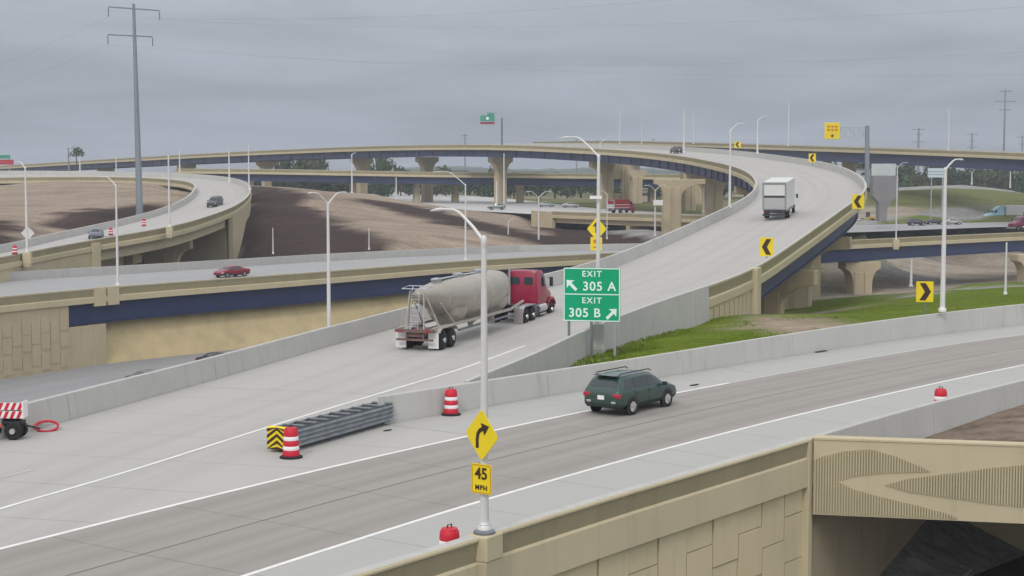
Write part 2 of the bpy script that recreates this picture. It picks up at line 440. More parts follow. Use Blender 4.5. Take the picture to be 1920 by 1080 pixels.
R5I = smooth_path(resamp(R5I, len(R5)), 10)
R6 = smooth_path(spline([PD(x, y, d) - Vector((0, 0, BH)) for x, y, d in ((330, 316, 482), (480, 317, 476), (600, 319, 472), (840, 323, 468), (1000, 324.5, 466), (1240, 327, 462), (1450, 331, 458))], 4), 6)
R7 = smooth_path(spline([PD(x, y, d) - Vector((0, 0, BH)) for x, y, d in ((1000, 266, 760), (1130, 264, 680), (1250, 266, 600), (1440, 271.5, 495), (1680, 278.5, 420), (1920, 287, 370), (2200, 299, 325))], 4), 6)
FW = smooth_path(spline([PZ(x, y, 0.0) for x, y in ((560, 362), (700, 373), (850, 392), (1000, 402), (1060, 406), (1300, 413), (1420, 418))], 4), 4)

# ================================================================== PARAPETS, DECKS, GIRDERS, PIERS
def parapet(mb, path, side, h=BH, off0=0.0):
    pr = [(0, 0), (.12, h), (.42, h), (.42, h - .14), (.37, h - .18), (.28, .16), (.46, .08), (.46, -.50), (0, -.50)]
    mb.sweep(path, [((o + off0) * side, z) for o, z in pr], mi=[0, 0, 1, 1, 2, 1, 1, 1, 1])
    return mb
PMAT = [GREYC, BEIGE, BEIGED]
def grey_barrier(path, side, h=BH, foot=-0.6):
    mb = MB(); n = len(path); seg = 5
    for a in range(0, n - 1, seg):
        q = [p.copy() for p in path[a:a + seg + 1]]
        if len(q) < 2: break
        q[0] = q[0].lerp(q[1], .006); q[-1] = q[-1].lerp(q[-2], .006)
        hh = [(h(i) if callable(h) else h) for i in range(a, a + len(q))]; fr = frames(q); b = len(mb.v)
        for (p, nr), H in zip(fr, hh):
            for o, z in [(0, foot), (0, 0.08), (.13 * side, H), (.38 * side, H), (.50 * side, foot)]: mb.v.append(tuple(p + nr * o + Vector((0, 0, z))))
        fs = [(i * 5 + k, i * 5 + (k + 1) % 5, (i + 1) * 5 + (k + 1) % 5, (i + 1) * 5 + k) for i in range(len(q) - 1) for k in range(5)]
        fs += [(4, 3, 2, 1, 0), tuple((len(q) - 1) * 5 + k for k in range(5))]
        for f in fs: mb.f.append(tuple(b + i for i in f)); mb.m.append(0)
    return mb
def girders(parent, L, R, offsets, depth, m, a, b, drop=0.5, stiff=True):
    """plate girders hung under a deck between samples a and b; offsets as fractions across"""
    for f in offsets:
        P = [L[i].lerp(R[i], f) - Vector((0, 0, drop)) for i in range(a, b + 1)]
        mb = MB(); mb.sweep(P, [(-.02, -.02), (.02, -.02), (.02, -depth), (-.02, -depth)])
        mb.sweep(P, [(-.28, -depth), (.28, -depth), (.28, -depth - .07), (-.28, -depth - .07)])
        if stiff:
            for i, (p, n) in enumerate(frames(P)):
                if i % 3 == 0:
                    for sgn in (-1,): mb.bar(p + n * .14 * sgn + Vector((0, 0, -.05)), p + n * .14 * sgn + Vector((0, 0, -depth)), .03, .22, up=n)
        mb.build('girder', m, parent)
def deck(parent, L, R, m, slabm, th=0.28, name='road_deck'):
    mb = MB(); mb.strip([p + Vector((0, 0, .004)) for p in L], [p + Vector((0, 0, .004)) for p in R], cols=2)
    o = mb.build(name, m, parent)
    s = MB(); n = len(L); vs = []
    for a, c in zip(L, R): vs += [a, c, c - Vector((0, 0, th)), a - Vector((0, 0, th))]
    fs = []
    for i in range(n - 1):
        q = 4 * i
        for k in range(1, 4): fs.append((q + k, q + (k + 1) % 4, q + 4 + (k + 1) % 4, q + 4 + k))
    fs += [(0, 1, 2, 3), (4 * n - 1, 4 * n - 2, 4 * n - 3, 4 * n - 4)]
    s.add(vs, fs); s.build('deck_slab', slabm, parent)
    return o
def pier(parent, c, ztop, zbase, rz, capw=12.0, shaftw=3.6, th=2.2, tipd=1.3, flare=3.4, m=None, cut=(1, 1), name='pier', ribs=True):
    """hammerhead pier: flared cap on a fluted shaft; local x = across the deck"""
    h = ztop - zbase; out = []
    flare = min(flare, h * .6)
    def side(sg, cw):
        pts = [(sg * cw, ztop), (sg * cw, ztop - tipd)]
        for k in range(1, 8):
            a = k / 7 * math.pi / 2
            x = shaftw / 2 + (cw - shaftw / 2) * (1 - math.sin(a)); z = ztop - tipd - (flare - tipd * .3) * (1 - math.cos(a))
            pts.append((sg * x, z))
        pts.append((sg * shaftw / 2, zbase)); return pts
    l = side(-1, capw / 2 * cut[0]); r = side(1, capw / 2 * cut[1])
    poly = l + r[::-1]
    mb = MB(); M = Matrix.Rotation(rz, 3, 'Z')
    mb.prism(poly, -th / 2, th / 2, 'XZ', M=M, off=Vector((c.x, c.y, 0)))
    if ribs:
        for sg in (-1, 1):
            for sy in (-1, 1):
                w = shaftw * .40; z1 = ztop - tipd - .5; z0 = zbase
                mb.box(Vector((c.x, c.y, (z0 + z1) / 2)) + M @ Vector((sg * shaftw * .27, sy * (th / 2 + .09), 0)), (w, .2, z1 - z0), rz=rz)
    return mb.build(name, m or TANC, parent, bevel=0.12)
def across(path, i):
    t = path[min(i + 1, len(path) - 1)] - path[max(i - 1, 0)]
    return math.atan2(-t.x, t.y)        # rotation that takes +x to the right-hand normal

# ---------------- R1 (at grade on the right-hand retaining wall)
nose = PZ(722, 795, 0)
i_n = nearest(R1, nose)
road1 = empty('road', (0, 0, 0)); tag(road1, kind='structure')
mb = MB(); mb.strip(offs(R1, -7.3), R1, cols=2, ua=0, ub=7.3); mb.build('travel_lanes', ROADR1, road1)
LBP = [PZ(x, y, 0) for x, y in ((720, 796), (780, 786.5), (850, 775), (940, 758))]
ij = nearest(R1, LBP[-1]) + 5
LBP = smooth_path(spline(LBP + [p for p in offs(R1, -10.75)[ij::4]], 2.0), 3)
R1L = offs(R1, -7.3)
R1n = R1[i_n - 1:]
mb = MB(); mb.strip(LBP, [R1L[nearest(R1L, p)] for p in LBP], cols=1); mb.build('left_shoulder', ROADSH, road1)
up = Vector((0, 0, .005))
def line(path, o, w, m, parent, z=.006):
    mb = MB(); mb.strip(offs(path, o - w / 2, z), offs(path, o + w / 2, z)); return mb.build('painted_line', m, parent)
line(R1, 0.0, .17, WHITEP, road1)
line(R1[:nearest(R1, PZ(1320, 715, 0)) + 1], -7.3, .19, WHITEP, road1)
line(R1[nearest(R1, PZ(1320, 715, 0)):], -7.3, .16, FADEP, road1)
i_d = nearest(R1, PZ(620, 1000, 0))
line(R1, -3.7, .045, mat('joint_seal', (0.12, 0.12, 0.12), rough=.8), road1, .005)
for k in (-1,):
    q = R1[i_d + k * 6:i_d + k * 6 + 2]
    if len(q) > 1: line(q, -3.55, .12, FADEP, road1, .006)

# the pavement of the gore and the start of the ramp, one flat sheet left of the nose
road2 = empty('ramp_road', (0, 0, 0)); tag(road2, kind='structure')
L1p = offs(R1, -7.3); L1p = L1p[:i_n]
edgeR = offs(R1, -9.6)[i_n - 1]
gR = [p for p in R2R[nearest(R2R, PZ(900, 700, 0)):i_g + 1]]
j0 = nearest(R2R, PZ(820, 735, 0))
A = R2L[:i_g - 4]
# ruled part: right boundary is the R1 line up to the nose, then the ramp's right edge
Bp = []
for p, n in frames(A):
    best = None
    # walk along the normal until R1's left line or the ramp's own edge
    w = R2W
    for k in range(0, 400):
        q = p + n * (k * .1)
        j = nearest(R1, q)
        tt = frames(R1[j - 1:j + 2] if 0 < j < len(R1) - 1 else R1[j:j + 2])[0]
        dd = (q - R1[j]).dot(frames(R1)[j][1] if False else tt[1])
        if dd > -7.32: best = q; break
    Bp.append(best if best is not None else p + n * 40)
FR1 = frames(R1)
def r1off(q):
    j = nearest(R1, q); return (q - R1[j]).dot(FR1[j][1])
dn = {}
for i, (p, n) in enumerate(frames(A)):
    q = None
    for k in range(0, 900):
        c = p + n * (k * .05)
        if r1off(c) > -7.3: q = c; break
    q = q or p + n * 45
    # right of the nose the pavement ends at the ramp's right barrier
    Bp[i] = q
def flatz(P, z): return [Vector((p.x, p.y, z)) for p in P]
i_cut = nearest(R2R, PZ(800, 748, 0))
mb = MB(); mb.strip(flatz(A[:i_cut + 2], -.003), flatz(Bp[:i_cut + 2], -.003), cols=4); mb.build('gore_pavement', ROADR2, road2)
# the small wedge between the nose and the two barriers
# ramp proper
mb = MB()
RS = R2L[i_cut:i_g + 18]; RE = R2R[i_cut:i_g + 18]
mb.strip(RS, RE, cols=3, ua=0, ub=14); mb.build('ramp_pavement', ROADR2, road2)
# lane line that follows the ramp's right side, running back across the gore
gl = spline([PZ(x, y, 0) for x, y in ((-140, 998), (0, 954), (240, 884), (480, 808), (620, 765), (767, 721), (875, 688), (985, 648))], 2)
mb = MB(); mb.strip(offs(gl, -.08, .007), offs(gl, .08, .007)); mb.build('painted_line', WHITEP, road2)
gl2 = spline([PZ(x, y, 0) for x, y in ((2, 896), (60, 881))], .5)
mb = MB(); mb.strip(offs(gl2, -.06, .007), offs(gl2, .06, .007)); mb.build('painted_line', FADEP, road2)

# ---------------- barriers round the gore
o = grey_barrier(LBP, -1, lambda i: 1.10 + min(.3, max(0, (i - 8) * .012))).build('concrete_barrier', GREYC, bevel=.02)
tag(o, 'long grey concrete barrier beside the front road, grass behind it', 'barrier')
# nose block that closes the wedge behind the crash cushion
i_rs = i_cut
gp = smooth_path(spline([PZ(x, y, BH) - Vector((0, 0, BH)) for x, y in ((864, 713),)] + R2R[i_rs + 3:i_rs + 6], 2.0), 2)[:-1] + R2R[i_rs + 6:i_g + 8]
o = grey_barrier(gp, 1, 1.07, foot=-1.6).build('concrete_barrier', GREYC, bevel=.02)
tag(o, 'short grey concrete barrier along the right side of the ramp behind the green exit sign', 'barrier')
i_ap = nearest(R2L, PD(1423, 347, 208))
gp2 = R2L[:i_ap + 1]
o = grey_barrier(gp2, -1, 1.07, foot=-1.0).build('concrete_barrier', [GREYC], bevel=.02)
tag(o, 'long grey concrete barrier on the left side of the ramp, beside the tanker', 'barrier')
# expansion joints in that barrier (dark vertical gaps)

# ---------------- right parapet + retaining wall of R1, down to the lower road
corner = PZ(1520, 822, BH)
wo = [PZ(x, y, BH) - Vector((0, 0, BH)) for x, y in ((720, 1062), (880, 1013), (1060, 957), (1200, 915), (1360, 869), (1520, 822))]
w0 = (wo[0] - wo[1]).normalized()
wo = [wo[0] + w0 * 26 + Vector((-2.5, 0, 0)), wo[0] + w0 * 10 + Vector((-.3, 0, 0))] + wo
WPo = smooth_path(spline(wo, 1.5), 3)
WP = offs(WPo, -.44)
wallp = offs(R1, 5.45)
i_c = min(range(len(wallp)), key=lambda i: (wallp[i] - corner).length_squared if wallp[i].y > 20 else 1e9)
mb = MB(); sa = [R1[min(range(len(R1)), key=lambda k: (R1[k] - p).length_squared)] for p in WP]
sa = smooth_path(sa, 4); mb.strip(sa, [p + n * .02 for p, n in frames(WP)], cols=2); mb.build('right_shoulder', ROADSH, road1)
i_k = min(range(len(R1)), key=lambda k: (R1[k] - sa[-1]).length_squared)
mb = MB(); mb.strip([sa[-1]] + R1[i_k + 1:], [WP[-1]] + wallp[i_k + 1:], cols=1); mb.build('right_shoulder', ROADSH, road1)
rw = thing('retaining_wall', 'beige panelled retaining wall with parapet below the front road', 'retaining wall')
mb = MB()
pr = [(0, 0), (.12, BH), (.42, BH), (.46, BH - .05), (.46, BH - .10), (.42, BH - .13), (.36, .44), (.42, .38), (.44, -.55), (0, -.55)]
mb.sweep(WP, pr, mi=[0, 0, 1, 1, 1, 2, 1, 1, 1, 1]); mb.build('parapet', PMAT, rw)
# panels: staggered slabs with open joints
random.seed(3)
back = MB(); back.sweep(WP, [(.0, -.5), (.20, -.5), (.20, -8), (.0, -8)]); back.build('wall_core', BEIGED, rw)
pm = MB()
Ltot = 0; fr = frames(WP); cum = [0]
for i in range(1, len(WP)): cum.append(cum[-1] + (WP[i] - WP[i - 1]).length)
def at_s(path, cumv, s):
    s = max(0, min(cumv[-1] - 1e-4, s)); i = max(k for k in range(len(cumv)) if cumv[k] <= s); i = min(i, len(path) - 2)
    u = (s - cumv[i]) / (cumv[i + 1] - cumv[i]); return path[i].lerp(path[i + 1], u), frames(path[i:i + 2])[0][1]
s = 0.0; k = 0
while s < cum[-1] - 1.2:
    w = 1.52; p0, n = at_s(WP, cum, s + .03); p1, _ = at_s(WP, cum, s + w - .03)
    zt = -.62; zc = zt
    hs = [1.55, 1.55, 1.55, 1.55, 1.55] if k % 2 == 0 else [.8, 1.55, 1.55, 1.55, 1.55]
    for h in hs:
        z1 = zc; z0 = zc - h + .04; zc -= h
        pr_ = .245 + random.choice((0, 0, .02, .035))
        q0 = p0 + n * pr_; q1 = p1 + n * pr_; b0 = p0 + n * .2; b1 = p1 + n * .2
        vs = [Vector((q0.x, q0.y, z0)), Vector((q1.x, q1.y, z0)), Vector((q1.x, q1.y, z1)), Vector((q0.x, q0.y, z1)),
              Vector((b0.x, b0.y, z0)), Vector((b1.x, b1.y, z0)), Vector((b1.x, b1.y, z1)), Vector((b0.x, b0.y, z1))]
        pm.add(vs, [(0, 1, 2, 3), (4, 7, 6, 5), (0, 4, 5, 1), (3, 2, 6, 7), (0, 3, 7, 4), (1, 5, 6, 2)])
    s += w; k += 1
pm.build('wall_panels', conc('panel_beige', (0.56, 0.475, 0.30), 0.08, 0.22, (0.22, 0.18, 0.11)), rw)
pc, n = WP[-1], frames(WP)[-1][1]
cm = MB(); cm.box(pc + n * .255 + Vector((0, 0, (BH - .01 - 8) / 2)), (.44, .30, BH - .01 + 8), rz=math.atan2(n.y, n.x)); cm.build('corner_pilaster', BEIGE, rw, bevel=.03)

# ---------------- headwall of the underpass (bottom right)
hw = thing('underpass_headwall', 'beige bridge face with ribbed wave pattern over the dark underpass', 'bridge')
e0 = Vector((corner.x + .10, corner.y - .03, 0)); e1 = PZ(1920, 836, BH); hd = (Vector((e1.x, e1.y, 0)) - Vector((e0.x, e0.y, 0))).normalized(); hn = Vector((hd.y, -hd.x, 0))
HL = 34.0; HB = -1.50
ang = math.atan2(hd.y, hd.x)
def hwp(u, v, w): return Vector((e0.x, e0.y, 0)) + hd * u + hn * w + Vector((0, 0, v))
mb = MB(); mb.sweep([hwp(0, 0, 0), hwp(HL, 0, 0)], [(-.5, BH), (0, BH), (0, HB), (-.5, HB)]); mb.build('face_wall', BEIGE, hw)
mb = MB(); mb.sweep([hwp(0, 0, 0), hwp(HL, 0, 0)], [(-.53, BH + .035), (.03, BH + .035), (.03, BH - .03), (-.53, BH - .03)]); mb.build('coping', BEIGE, hw)
# ribbed relief: regions bounded by curves, u metres from the corner, v height
S = 1 / 56.5
def cv(pts):
    P = [((x - 1520) * S, BH - (y - (824 + (x - 1520) * .03)) * S) for x, y in pts]
    xs = [p[0] for p in P]; ys = [p[1] for p in P]
    def f(u):
        if u <= xs[0]: return ys[0]
        if u >= xs[-1]: return ys[-1]
        for i in range(len(xs) - 1):
            if xs[i] <= u <= xs[i + 1]:
                t = (u - xs[i]) / (xs[i + 1] - xs[i]); t = t * t * (3 - 2 * t) * .3 + t * .7
                return ys[i] + (ys[i + 1] - ys[i]) * t
    return f
topA = cv([(1520, 865), (1545, 856), (1580, 847), (1625, 844), (1665, 855), (1710, 873), (1735, 885)])
botA = cv([(1520, 1000), (1566, 1000), (1567, 904), (1600, 894), (1660, 888), (1735, 885)])
topB = cv([(1566, 907), (1600, 922), (1650, 935), (1700, 947), (1760, 962), (1800, 979)])
topC = cv([(1650, 911), (1700, 898), (1780, 887), (1850, 876), (1920, 869), (2050, 858), (2300, 905), (2600, 870), (3400, 900)])
botC = cv([(1650, 911), (1700, 925), (1780, 935), (1850, 945), (1920, 951), (2050, 960), (2300, 918), (2600, 960), (3400, 910)])
rb = MB(); rk = MB()
u = .06
while u < HL - .2:
    x = 1520 + u / S; segs = []
    lowv = HB + .06
    if x < 1735: segs.append((max(botA(u), lowv) if x > 1566 else lowv, topA(u)))
    if 1567 < x < 1800: segs.append((lowv, topB(u)))
    if x > 1652: segs.append((botC(u), topC(u)))
    for a, b in segs:
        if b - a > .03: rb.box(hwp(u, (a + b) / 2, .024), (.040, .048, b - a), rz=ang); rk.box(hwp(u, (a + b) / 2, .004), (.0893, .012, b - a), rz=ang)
    u += .0895
rb.build('ribbed_relief', BEIGE, hw); rk.build('rib_gap_shade', BEIGED, hw)  # darker backing slices: the shadow between the ribs is put into their colour
mb = MB(); mb.sweep([hwp(0, 0, 0), hwp(HL, 0, 0)], [(-16, -.35), (-.5, -.35), (-.5, -1.25), (-16, -1.25)]); mb.build('roof_slab', GREYC, hw)
for k in range(6):
    mb = MB(); w = -2.6 - k * 2.2
    mb.sweep([hwp(0.0, 0, 0), hwp(HL, 0, 0)], [(w - .3, -1.25), (w + .3, -1.25), (w + .3, -1.9), (w - .3, -1.9)]); mb.build('beam', TANC, hw)
# inner abutment wall, continuing the retaining wall under the slab
aw = [Vector((pc.x, pc.y, 0)), Vector((pc.x + 7.2, pc.y + 12.5, 0)), Vector((pc.x + 18, pc.y + 29, 0))]
aw = [p + Vector((.45, .1, 0)) for p in aw]
mb = MB(); mb.sweep(aw, [(-.5, -1.25), (0, -2.1), (0, -7.2), (-.5, -7.2)])
o = mb.build('abutment_wall', TANC); tag(o, 'shaded concrete wall inside the dark underpass', 'wall')
bw = [hwp(-2, 0, -16.5), hwp(HL + 6, 0, -16.5)]
mb = MB(); mb.sweep(bw, [(-.5, -1.3), (0, -1.3), (0, -7.2), (-.5, -7.2)])
o = mb.build('rear_wall', TANC); tag(o, 'dark concrete wall closing the back of the underpass', 'wall')
mb = MB(); q = [Vector((-8, 18, -6.5)), Vector((50, 18, -6.5)), Vector((60, 72, -6.5)), Vector((12, 72, -6.5)), Vector((2, 40, -6.5))]
lowp = [Vector((p.x, p.y, 0)) for p in offs(WP, 1.4)] + [p + Vector((1.6, 0, 0)) for p in aw]
mb = MB(); mb.strip(flatz(lowp, -6.45), [Vector((p.x + 26, p.y - 6, -6.45)) for p in lowp], cols=2)
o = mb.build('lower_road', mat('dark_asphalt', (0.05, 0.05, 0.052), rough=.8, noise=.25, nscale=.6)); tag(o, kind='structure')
mb = MB(); mb.sweep(flatz(offs(lowp, .9), -6.45), [(-.7, 0), (0, 0), (.0, .16), (-.7, .16)]); o = mb.build('kerb', GREYC); tag(o, kind='structure')
# right barrier of R1 beyond the corner, in grey cast segments
RB = [WP[-1] + (wallp[i_k + 2] - WP[-1]) * .03] + wallp[i_k + 2:]
seg = 4
for k in range(0, len(RB) - 1, seg):
    q = RB[k:k + seg + 1]
    if len(q) < 2: break
    d0 = (q[1] - q[0]).normalized() * .02; q = [q[0] + d0] + q[1:-1] + [q[-1] - d0]
    o = grey_barrier(q, 1, 1.05, foot=-.5).build('concrete_barrier', GREYC, bevel=.03)
    nm = ('first', 'second', 'third', 'fourth', 'fifth', 'sixth', 'seventh', 'eighth', 'ninth', 'tenth')[min(9, k // seg)]
    tag(o, nm + ' grey barrier segment past the corner of the ribbed beige bridge face, dirt behind it', 'barrier', 'grey barrier segments beside the dirt fill')
# dirt fill on the slab
mb = MB(); random.seed(11)
NU, NV = 60, 30; vs = []
for i in range(NU + 1):
    for j in range(NV + 1):
        u = i / NU; v = j / NV
        a = hwp(u * HL, 0, -.5); 
        idx = u * (len(RB) - 1) * .92; ii = min(int(idx), len(RB) - 2)
        b = RB[ii].lerp(RB[ii + 1], idx - ii) + frames(RB[ii:ii + 2])[0][1] * .30
        p = a.lerp(b, v); z = -.32 + .85 * min(1, u * 6) * (.25 + .75 * math.sin(math.pi * min(1, v * 1.25) * .8)) * .55 + random.uniform(-.05, .05)
        vs.append(Vector((p.x, p.y, z)))
fs = [(i * (NV + 1) + j, (i + 1) * (NV + 1) + j, (i + 1) * (NV + 1) + j + 1, i * (NV + 1) + j + 1) for i in range(NU) for j in range(NV)]
mb.add(vs, fs)
DIRT = mat('bare_soil', (0.19, 0.145, 0.11), rough=.95, noise=.45, nscale=.7, bump=.6, bscale=3, spec=.15, col2=(0.10, 0.075, 0.06))
o = mb.build('dirt_fill', DIRT, smooth=60); tag(o, kind='structure')

# ---------------- R2 viaduct
br2 = thing('curved_flyover', 'long curved ramp viaduct with beige parapets on blue girders sweeping left', 'bridge')
i_b = i_g + 18
VL, VR = R2L[i_b - 1:], R2R[i_b - 1:]
deck(br2, VL, VR, ROADR2, GREYC)
i_ab = nearest(R2R, PZ(1345, 545, 0.3))       # where the bridge leaves the abutment
iw = i_g + 7
mb = MB(); parapet(mb, R2R[iw:], 1); mb.build('parapet', PMAT, br2)
mb = MB(); parapet(mb, R2L[i_ap:], -1); mb.build('parapet', PMAT, br2)
girders(br2, R2L, R2R, (.06, .35, .65, .94), 2.0, BLUEF, i_ab, len(R2L) - 1)
# abutment: wall under the right parapet, with an end pilaster
mb = MB(); q = R2R[iw:i_ab + 1]
mb.sweep(q, [(.0, -.5), (.30, -.5), (.30, -7), (.0, -7)])
for i in range(0, len(q) - 1):
    for k in range(2):
        p, n = q[i].lerp(q[i + 1], k / 2 + .05), frames(q)[i][1]; p2 = q[i].lerp(q[i + 1], k / 2 + .46)
        mb.bar(p + n * .33 + Vector((0, 0, -1.9 if (i + k) % 2 else -2.5)), p2 + n * .33 + Vector((0, 0, -1.9 if (i + k) % 2 else -2.5)), .08, 2.4 if (i + k) % 2 else 3.4)
mb.build('abutment', BEIGE, br2)
p, n = R2R[i_ab], frames(R2R)[i_ab][1]
mb = MB(); mb.box(p + n * .35 + Vector((0, 0, BH - 4.2)), (.9, 1.6, 8.4), rz=math.atan2(n.y, n.x)); 
w = (R2L[i_ab] - R2R[i_ab]); mb.bar(p + Vector((0, 0, -3.6)) , R2L[i_ab] + Vector((0, 0, -3.6)), .6, 6.4)
mb.build('abutment_pilaster', BEIGE, br2, bevel=.05)
def pier_on(parent, path, pathR, pxd, zbase, **k):
    i = min(range(len(path)), key=lambda i: abs(path[i].y - pxd[1]) + abs(960 + F * path[i].x / path[i].y - pxd[0]) * .1)
    c = (path[i] + pathR[i]) / 2
    zt = min(path[i].z, pathR[i].z) - .5 - k.pop('gd', 2.1)
    return pier(parent, c, zt, zbase, across(path, i), **k), i
ip = min(range(i_ab, len(R2R)), key=lambda i: abs(960 + F * R2R[i].x / R2R[i].y - 1533) + (1e4 if R2R[i].y > 200 else 0))
pier(br2, R2L[ip].lerp(R2R[ip], .63), min(R2L[ip].z, R2R[ip].z) - 2.65, -9, across(R2L, ip), capw=13.2, shaftw=3.9, th=1.9, flare=2.6, tipd=1.5, cut=(1.15, .80))
pier_on(br2, R2L, R2R, (1400, 180), -12, capw=13.2, shaftw=4.2, th=2.0, flare=2.6)
pier_on(br2, R2L, R2R, (1423, 220), -11, capw=13.2, shaftw=4.2, th=2.0, flare=2.6)
pier_on(br2, R2L, R2R, (1375, 270), -9, capw=13, shaftw=4.0, th=2.2)
for x, d in ((903, 451), (765, 484), (653, 515), (470, 568), (330, 620), (180, 680)):
    pier_on(br2, R2L, R2R, (x, d), -4 if d < 380 else -1.5, capw=7.6, shaftw=3.1, th=2.3, flare=4.4, tipd=1.5)

p_ = R2L[nearest(R2L, PD(1330, 301, 300))]
pier(br2, PD(1259, 400, 291), p_.z - 2.55, -8, across(R2L, nearest(R2L, PD(1330, 301, 300))) , capw=11.0, shaftw=3.5, th=2.6, flare=2.6, cut=(.62, 1.15), tipd=1.0)
pier_on(br2, R2L, R2R, (1340, 330), -4, capw=12.4, shaftw=4.0, th=3.0, flare=3.4, tipd=1.5)
pier_on(br2, R2L, R2R, (1092, 402), -1.5, capw=8.5, shaftw=3.2, th=2.4, flare=2.6, tipd=1.6, cut=(1, .5))
# ---------------- R3
br3 = thing('crossing_bridge', 'wide middle-level bridge with beige parapet and deep blue girder crossing behind the ramp', 'bridge')
deck(br3, R3F, R3, ROADD, GREYC)
mb = MB(); mb.strip(offs(R3, -2.6, .014), offs(R3, -.05, .014)); mb.build('shoulder_strip', ROADSH, br3)
mb = MB(); parapet(mb, R3, 1); mb.build('parapet', PMAT, br3)
i31 = nearest(R3, PZ(1560, 455, -2)); 
mb = MB(); mb.sweep(R3F[:i31], [(0, 0), (.1, BH), (-.3, BH), (-.45, -.5), (0, -.5)]); mb.build('far_parapet', GREYC, br3)
i3a = nearest(R3, PZ(108, 545, -2.2))
girders(br3, R3F, R3, (.985, .9, .8), 2.15, BLUE, i3a, len(R3) - 1)
mb = MB(); q = R3[:i3a + 1]
mb.sweep(q, [(-.1, -.5), (.25, -.5), (.25, -8.6), (-.1, -8.6)])
for i in range(0, len(q) - 1):
    p, n = q[i], frames(q)[i][1]; p2 = q[i + 1]; d = (p2 - p) * .47
    for a in (0, 1):
        st = p + d * a * 1.06; zc = (-2.2, -3.9, -6.0) if (i * 2 + a) % 2 else (-3.0, -5.2)
        hh = 1.6 if len(zc) == 3 else 2.1
        for z in zc: mb.bar(st + n * .27 + Vector((0, 0, z)), st + d * .96 + n * .27 + Vector((0, 0, z)), .08, hh)
mb.build('abutment', TANC, br3)
mb = MB(); q = R3[i3a:i3a + 3]
mb.sweep(q, [(-.1, -2.8), (.25, -2.8), (.25, -8.6), (-.1, -8.6)]); mb.build('bearing_seat', TANC, br3)
mb = MB(); n = frames(R3)[i3a + 2][1]
for kk in (-.9, .9):
    c_ = R3[i3a + 2] + (R3[i3a + 3] - R3[i3a + 2]).normalized() * kk
    mb.box(c_ + n * .34 + Vector((0, 0, .12)), (.35, 1.5, 1.95), rz=math.atan2(n.y, n.x))
mb.build('joint_block', BEIGE, br3)
# far wall under the bridge
i3e = nearest(R3, PZ(1120, 474, -2.2))
wp = offs(R3, lambda i: -1.0 - min(1, max(0, (i - i3a - 2) / 10)) * .8)[i3a + 2:i3e]
STRAW = mat('straw_soil', (0.52, 0.42, 0.235), rough=.95, noise=.16, nscale=.25, bump=.5, bscale=2.5, spec=.1, col2=(.40, .32, .19))
wq = [R3[i3a + 1].lerp(R3[i3a + 2], .6)] + R3[i3a + 2:i3e]; mb = MB(); K_n = 6
top_ = offs(wq, lambda i: -1.6, -2.5); bot_ = offs(wq, lambda i: -.1 + min(1, i / 6) * 1.2, -7.12)
mb.strip(top_, bot_, cols=K_n); o = mb.build('embankment', STRAW, smooth=80); tag(o, kind='structure')
for px3, d3 in ((1612, 268), (1932, 291)):
    pier(br3, PD(px3, 450, d3), -5.95, -13, .25, capw=6.8, shaftw=3.6, th=3.0, flare=3.4)
# ---------------- R5 loop
br5 = thing('loop_ramp', 'curved loop ramp with beige parapet round the bare hill at the left', 'bridge')
deck(br5, R5I, R5, ROADR2, GREYC)
mb = MB(); parapet(mb, R5, 1); mb.build('parapet', PMAT, br5)
mb = MB(); parapet(mb, R5I, -1); mb.build('parapet', PMAT, br5)
i5a = nearest(R5, PZ(168, 450, .8)); i5b = nearest(R5, PD(466, 352, 296))
for f in (.95, .5, .1):
    P = [R5I[i].lerp(R5[i], f) - Vector((0, 0, .5)) for i in range(i5a, i5b)]
    mb = MB(); mb.sweep(P, [(-.3, 0), (.3, 0), (.3, -1.5), (-.3, -1.5)]); mb.build('girder', BEIGE, br5)
i5c = nearest(R5, PD(210, 322, 396))
girders(br5, R5I, R5, (.05, .5), 1.9, BLUE, i5c, len(R5) - 1)
mb = MB(); q = R5[:i5a + 1]
mb.sweep(q, [(-.3, -.5), (.28, -.5), (.28, -9), (-.3, -9)]); mb.build('abutment', BEIGE, br5)
mb = MB(); p, n = R5[i5a], frames(R5)[i5a][1]; mb.box(p + n * .3 + Vector((0, 0, -4)), (.8, 1.3, 9.2), rz=math.atan2(n.y, n.x)); mb.build('abutment_pilaster', BEIGE, br5)
for x, dd in ((300, 214), (392, 232)):
    i = min(range(len(R5)), key=lambda i: abs(960 + F * R5[i].x / R5[i].y - x) + abs(R5[i].y - dd) * 2)
    c = R5I[i].lerp(R5[i], .55)
    pier(br5, c, R5I[i].z - .5 - 1.0, -10, across(R5, i), capw=9.5, shaftw=5.0, th=2.0, flare=3.0, m=BEIGE)
i5w = min(range(len(R5)), key=lambda i: abs(R5[i].y - 250) + (1e3 if i > i5b else 0))
mb = MB(); mb.bar(R5[i5w] + Vector((0, 0, -8.5)), R5I[i5w] + Vector((0, 0, -8.5)), 1.0, 16.0); mb.build('end_abutment', BEIGE, br5)
q = R5[i5w:i5b + 6]; mb = MB(); mb.sweep(q, [(-.3, -.5), (.30, -.5), (.30, -11), (-.3, -11)]); mb.build('wing_wall', BEIGE, br5)
q = offs(R5, -6)[i5a:i5w - 14]; mb = MB(); mb.sweep(q, [(-.4, -2.4), (0, -2.4), (0, -11), (-.4, -11)]); mb.build('inner_wall', BEIGE, br5)
p, n = R5[i5w], frames(R5)[i5w][1]; mb = MB(); mb.box(p + n * .35 + Vector((0, 0, -7.5)), (.8, 1.6, 15), rz=math.atan2(n.y, n.x)); mb.build('abutment_pilaster', BEIGE, br5)

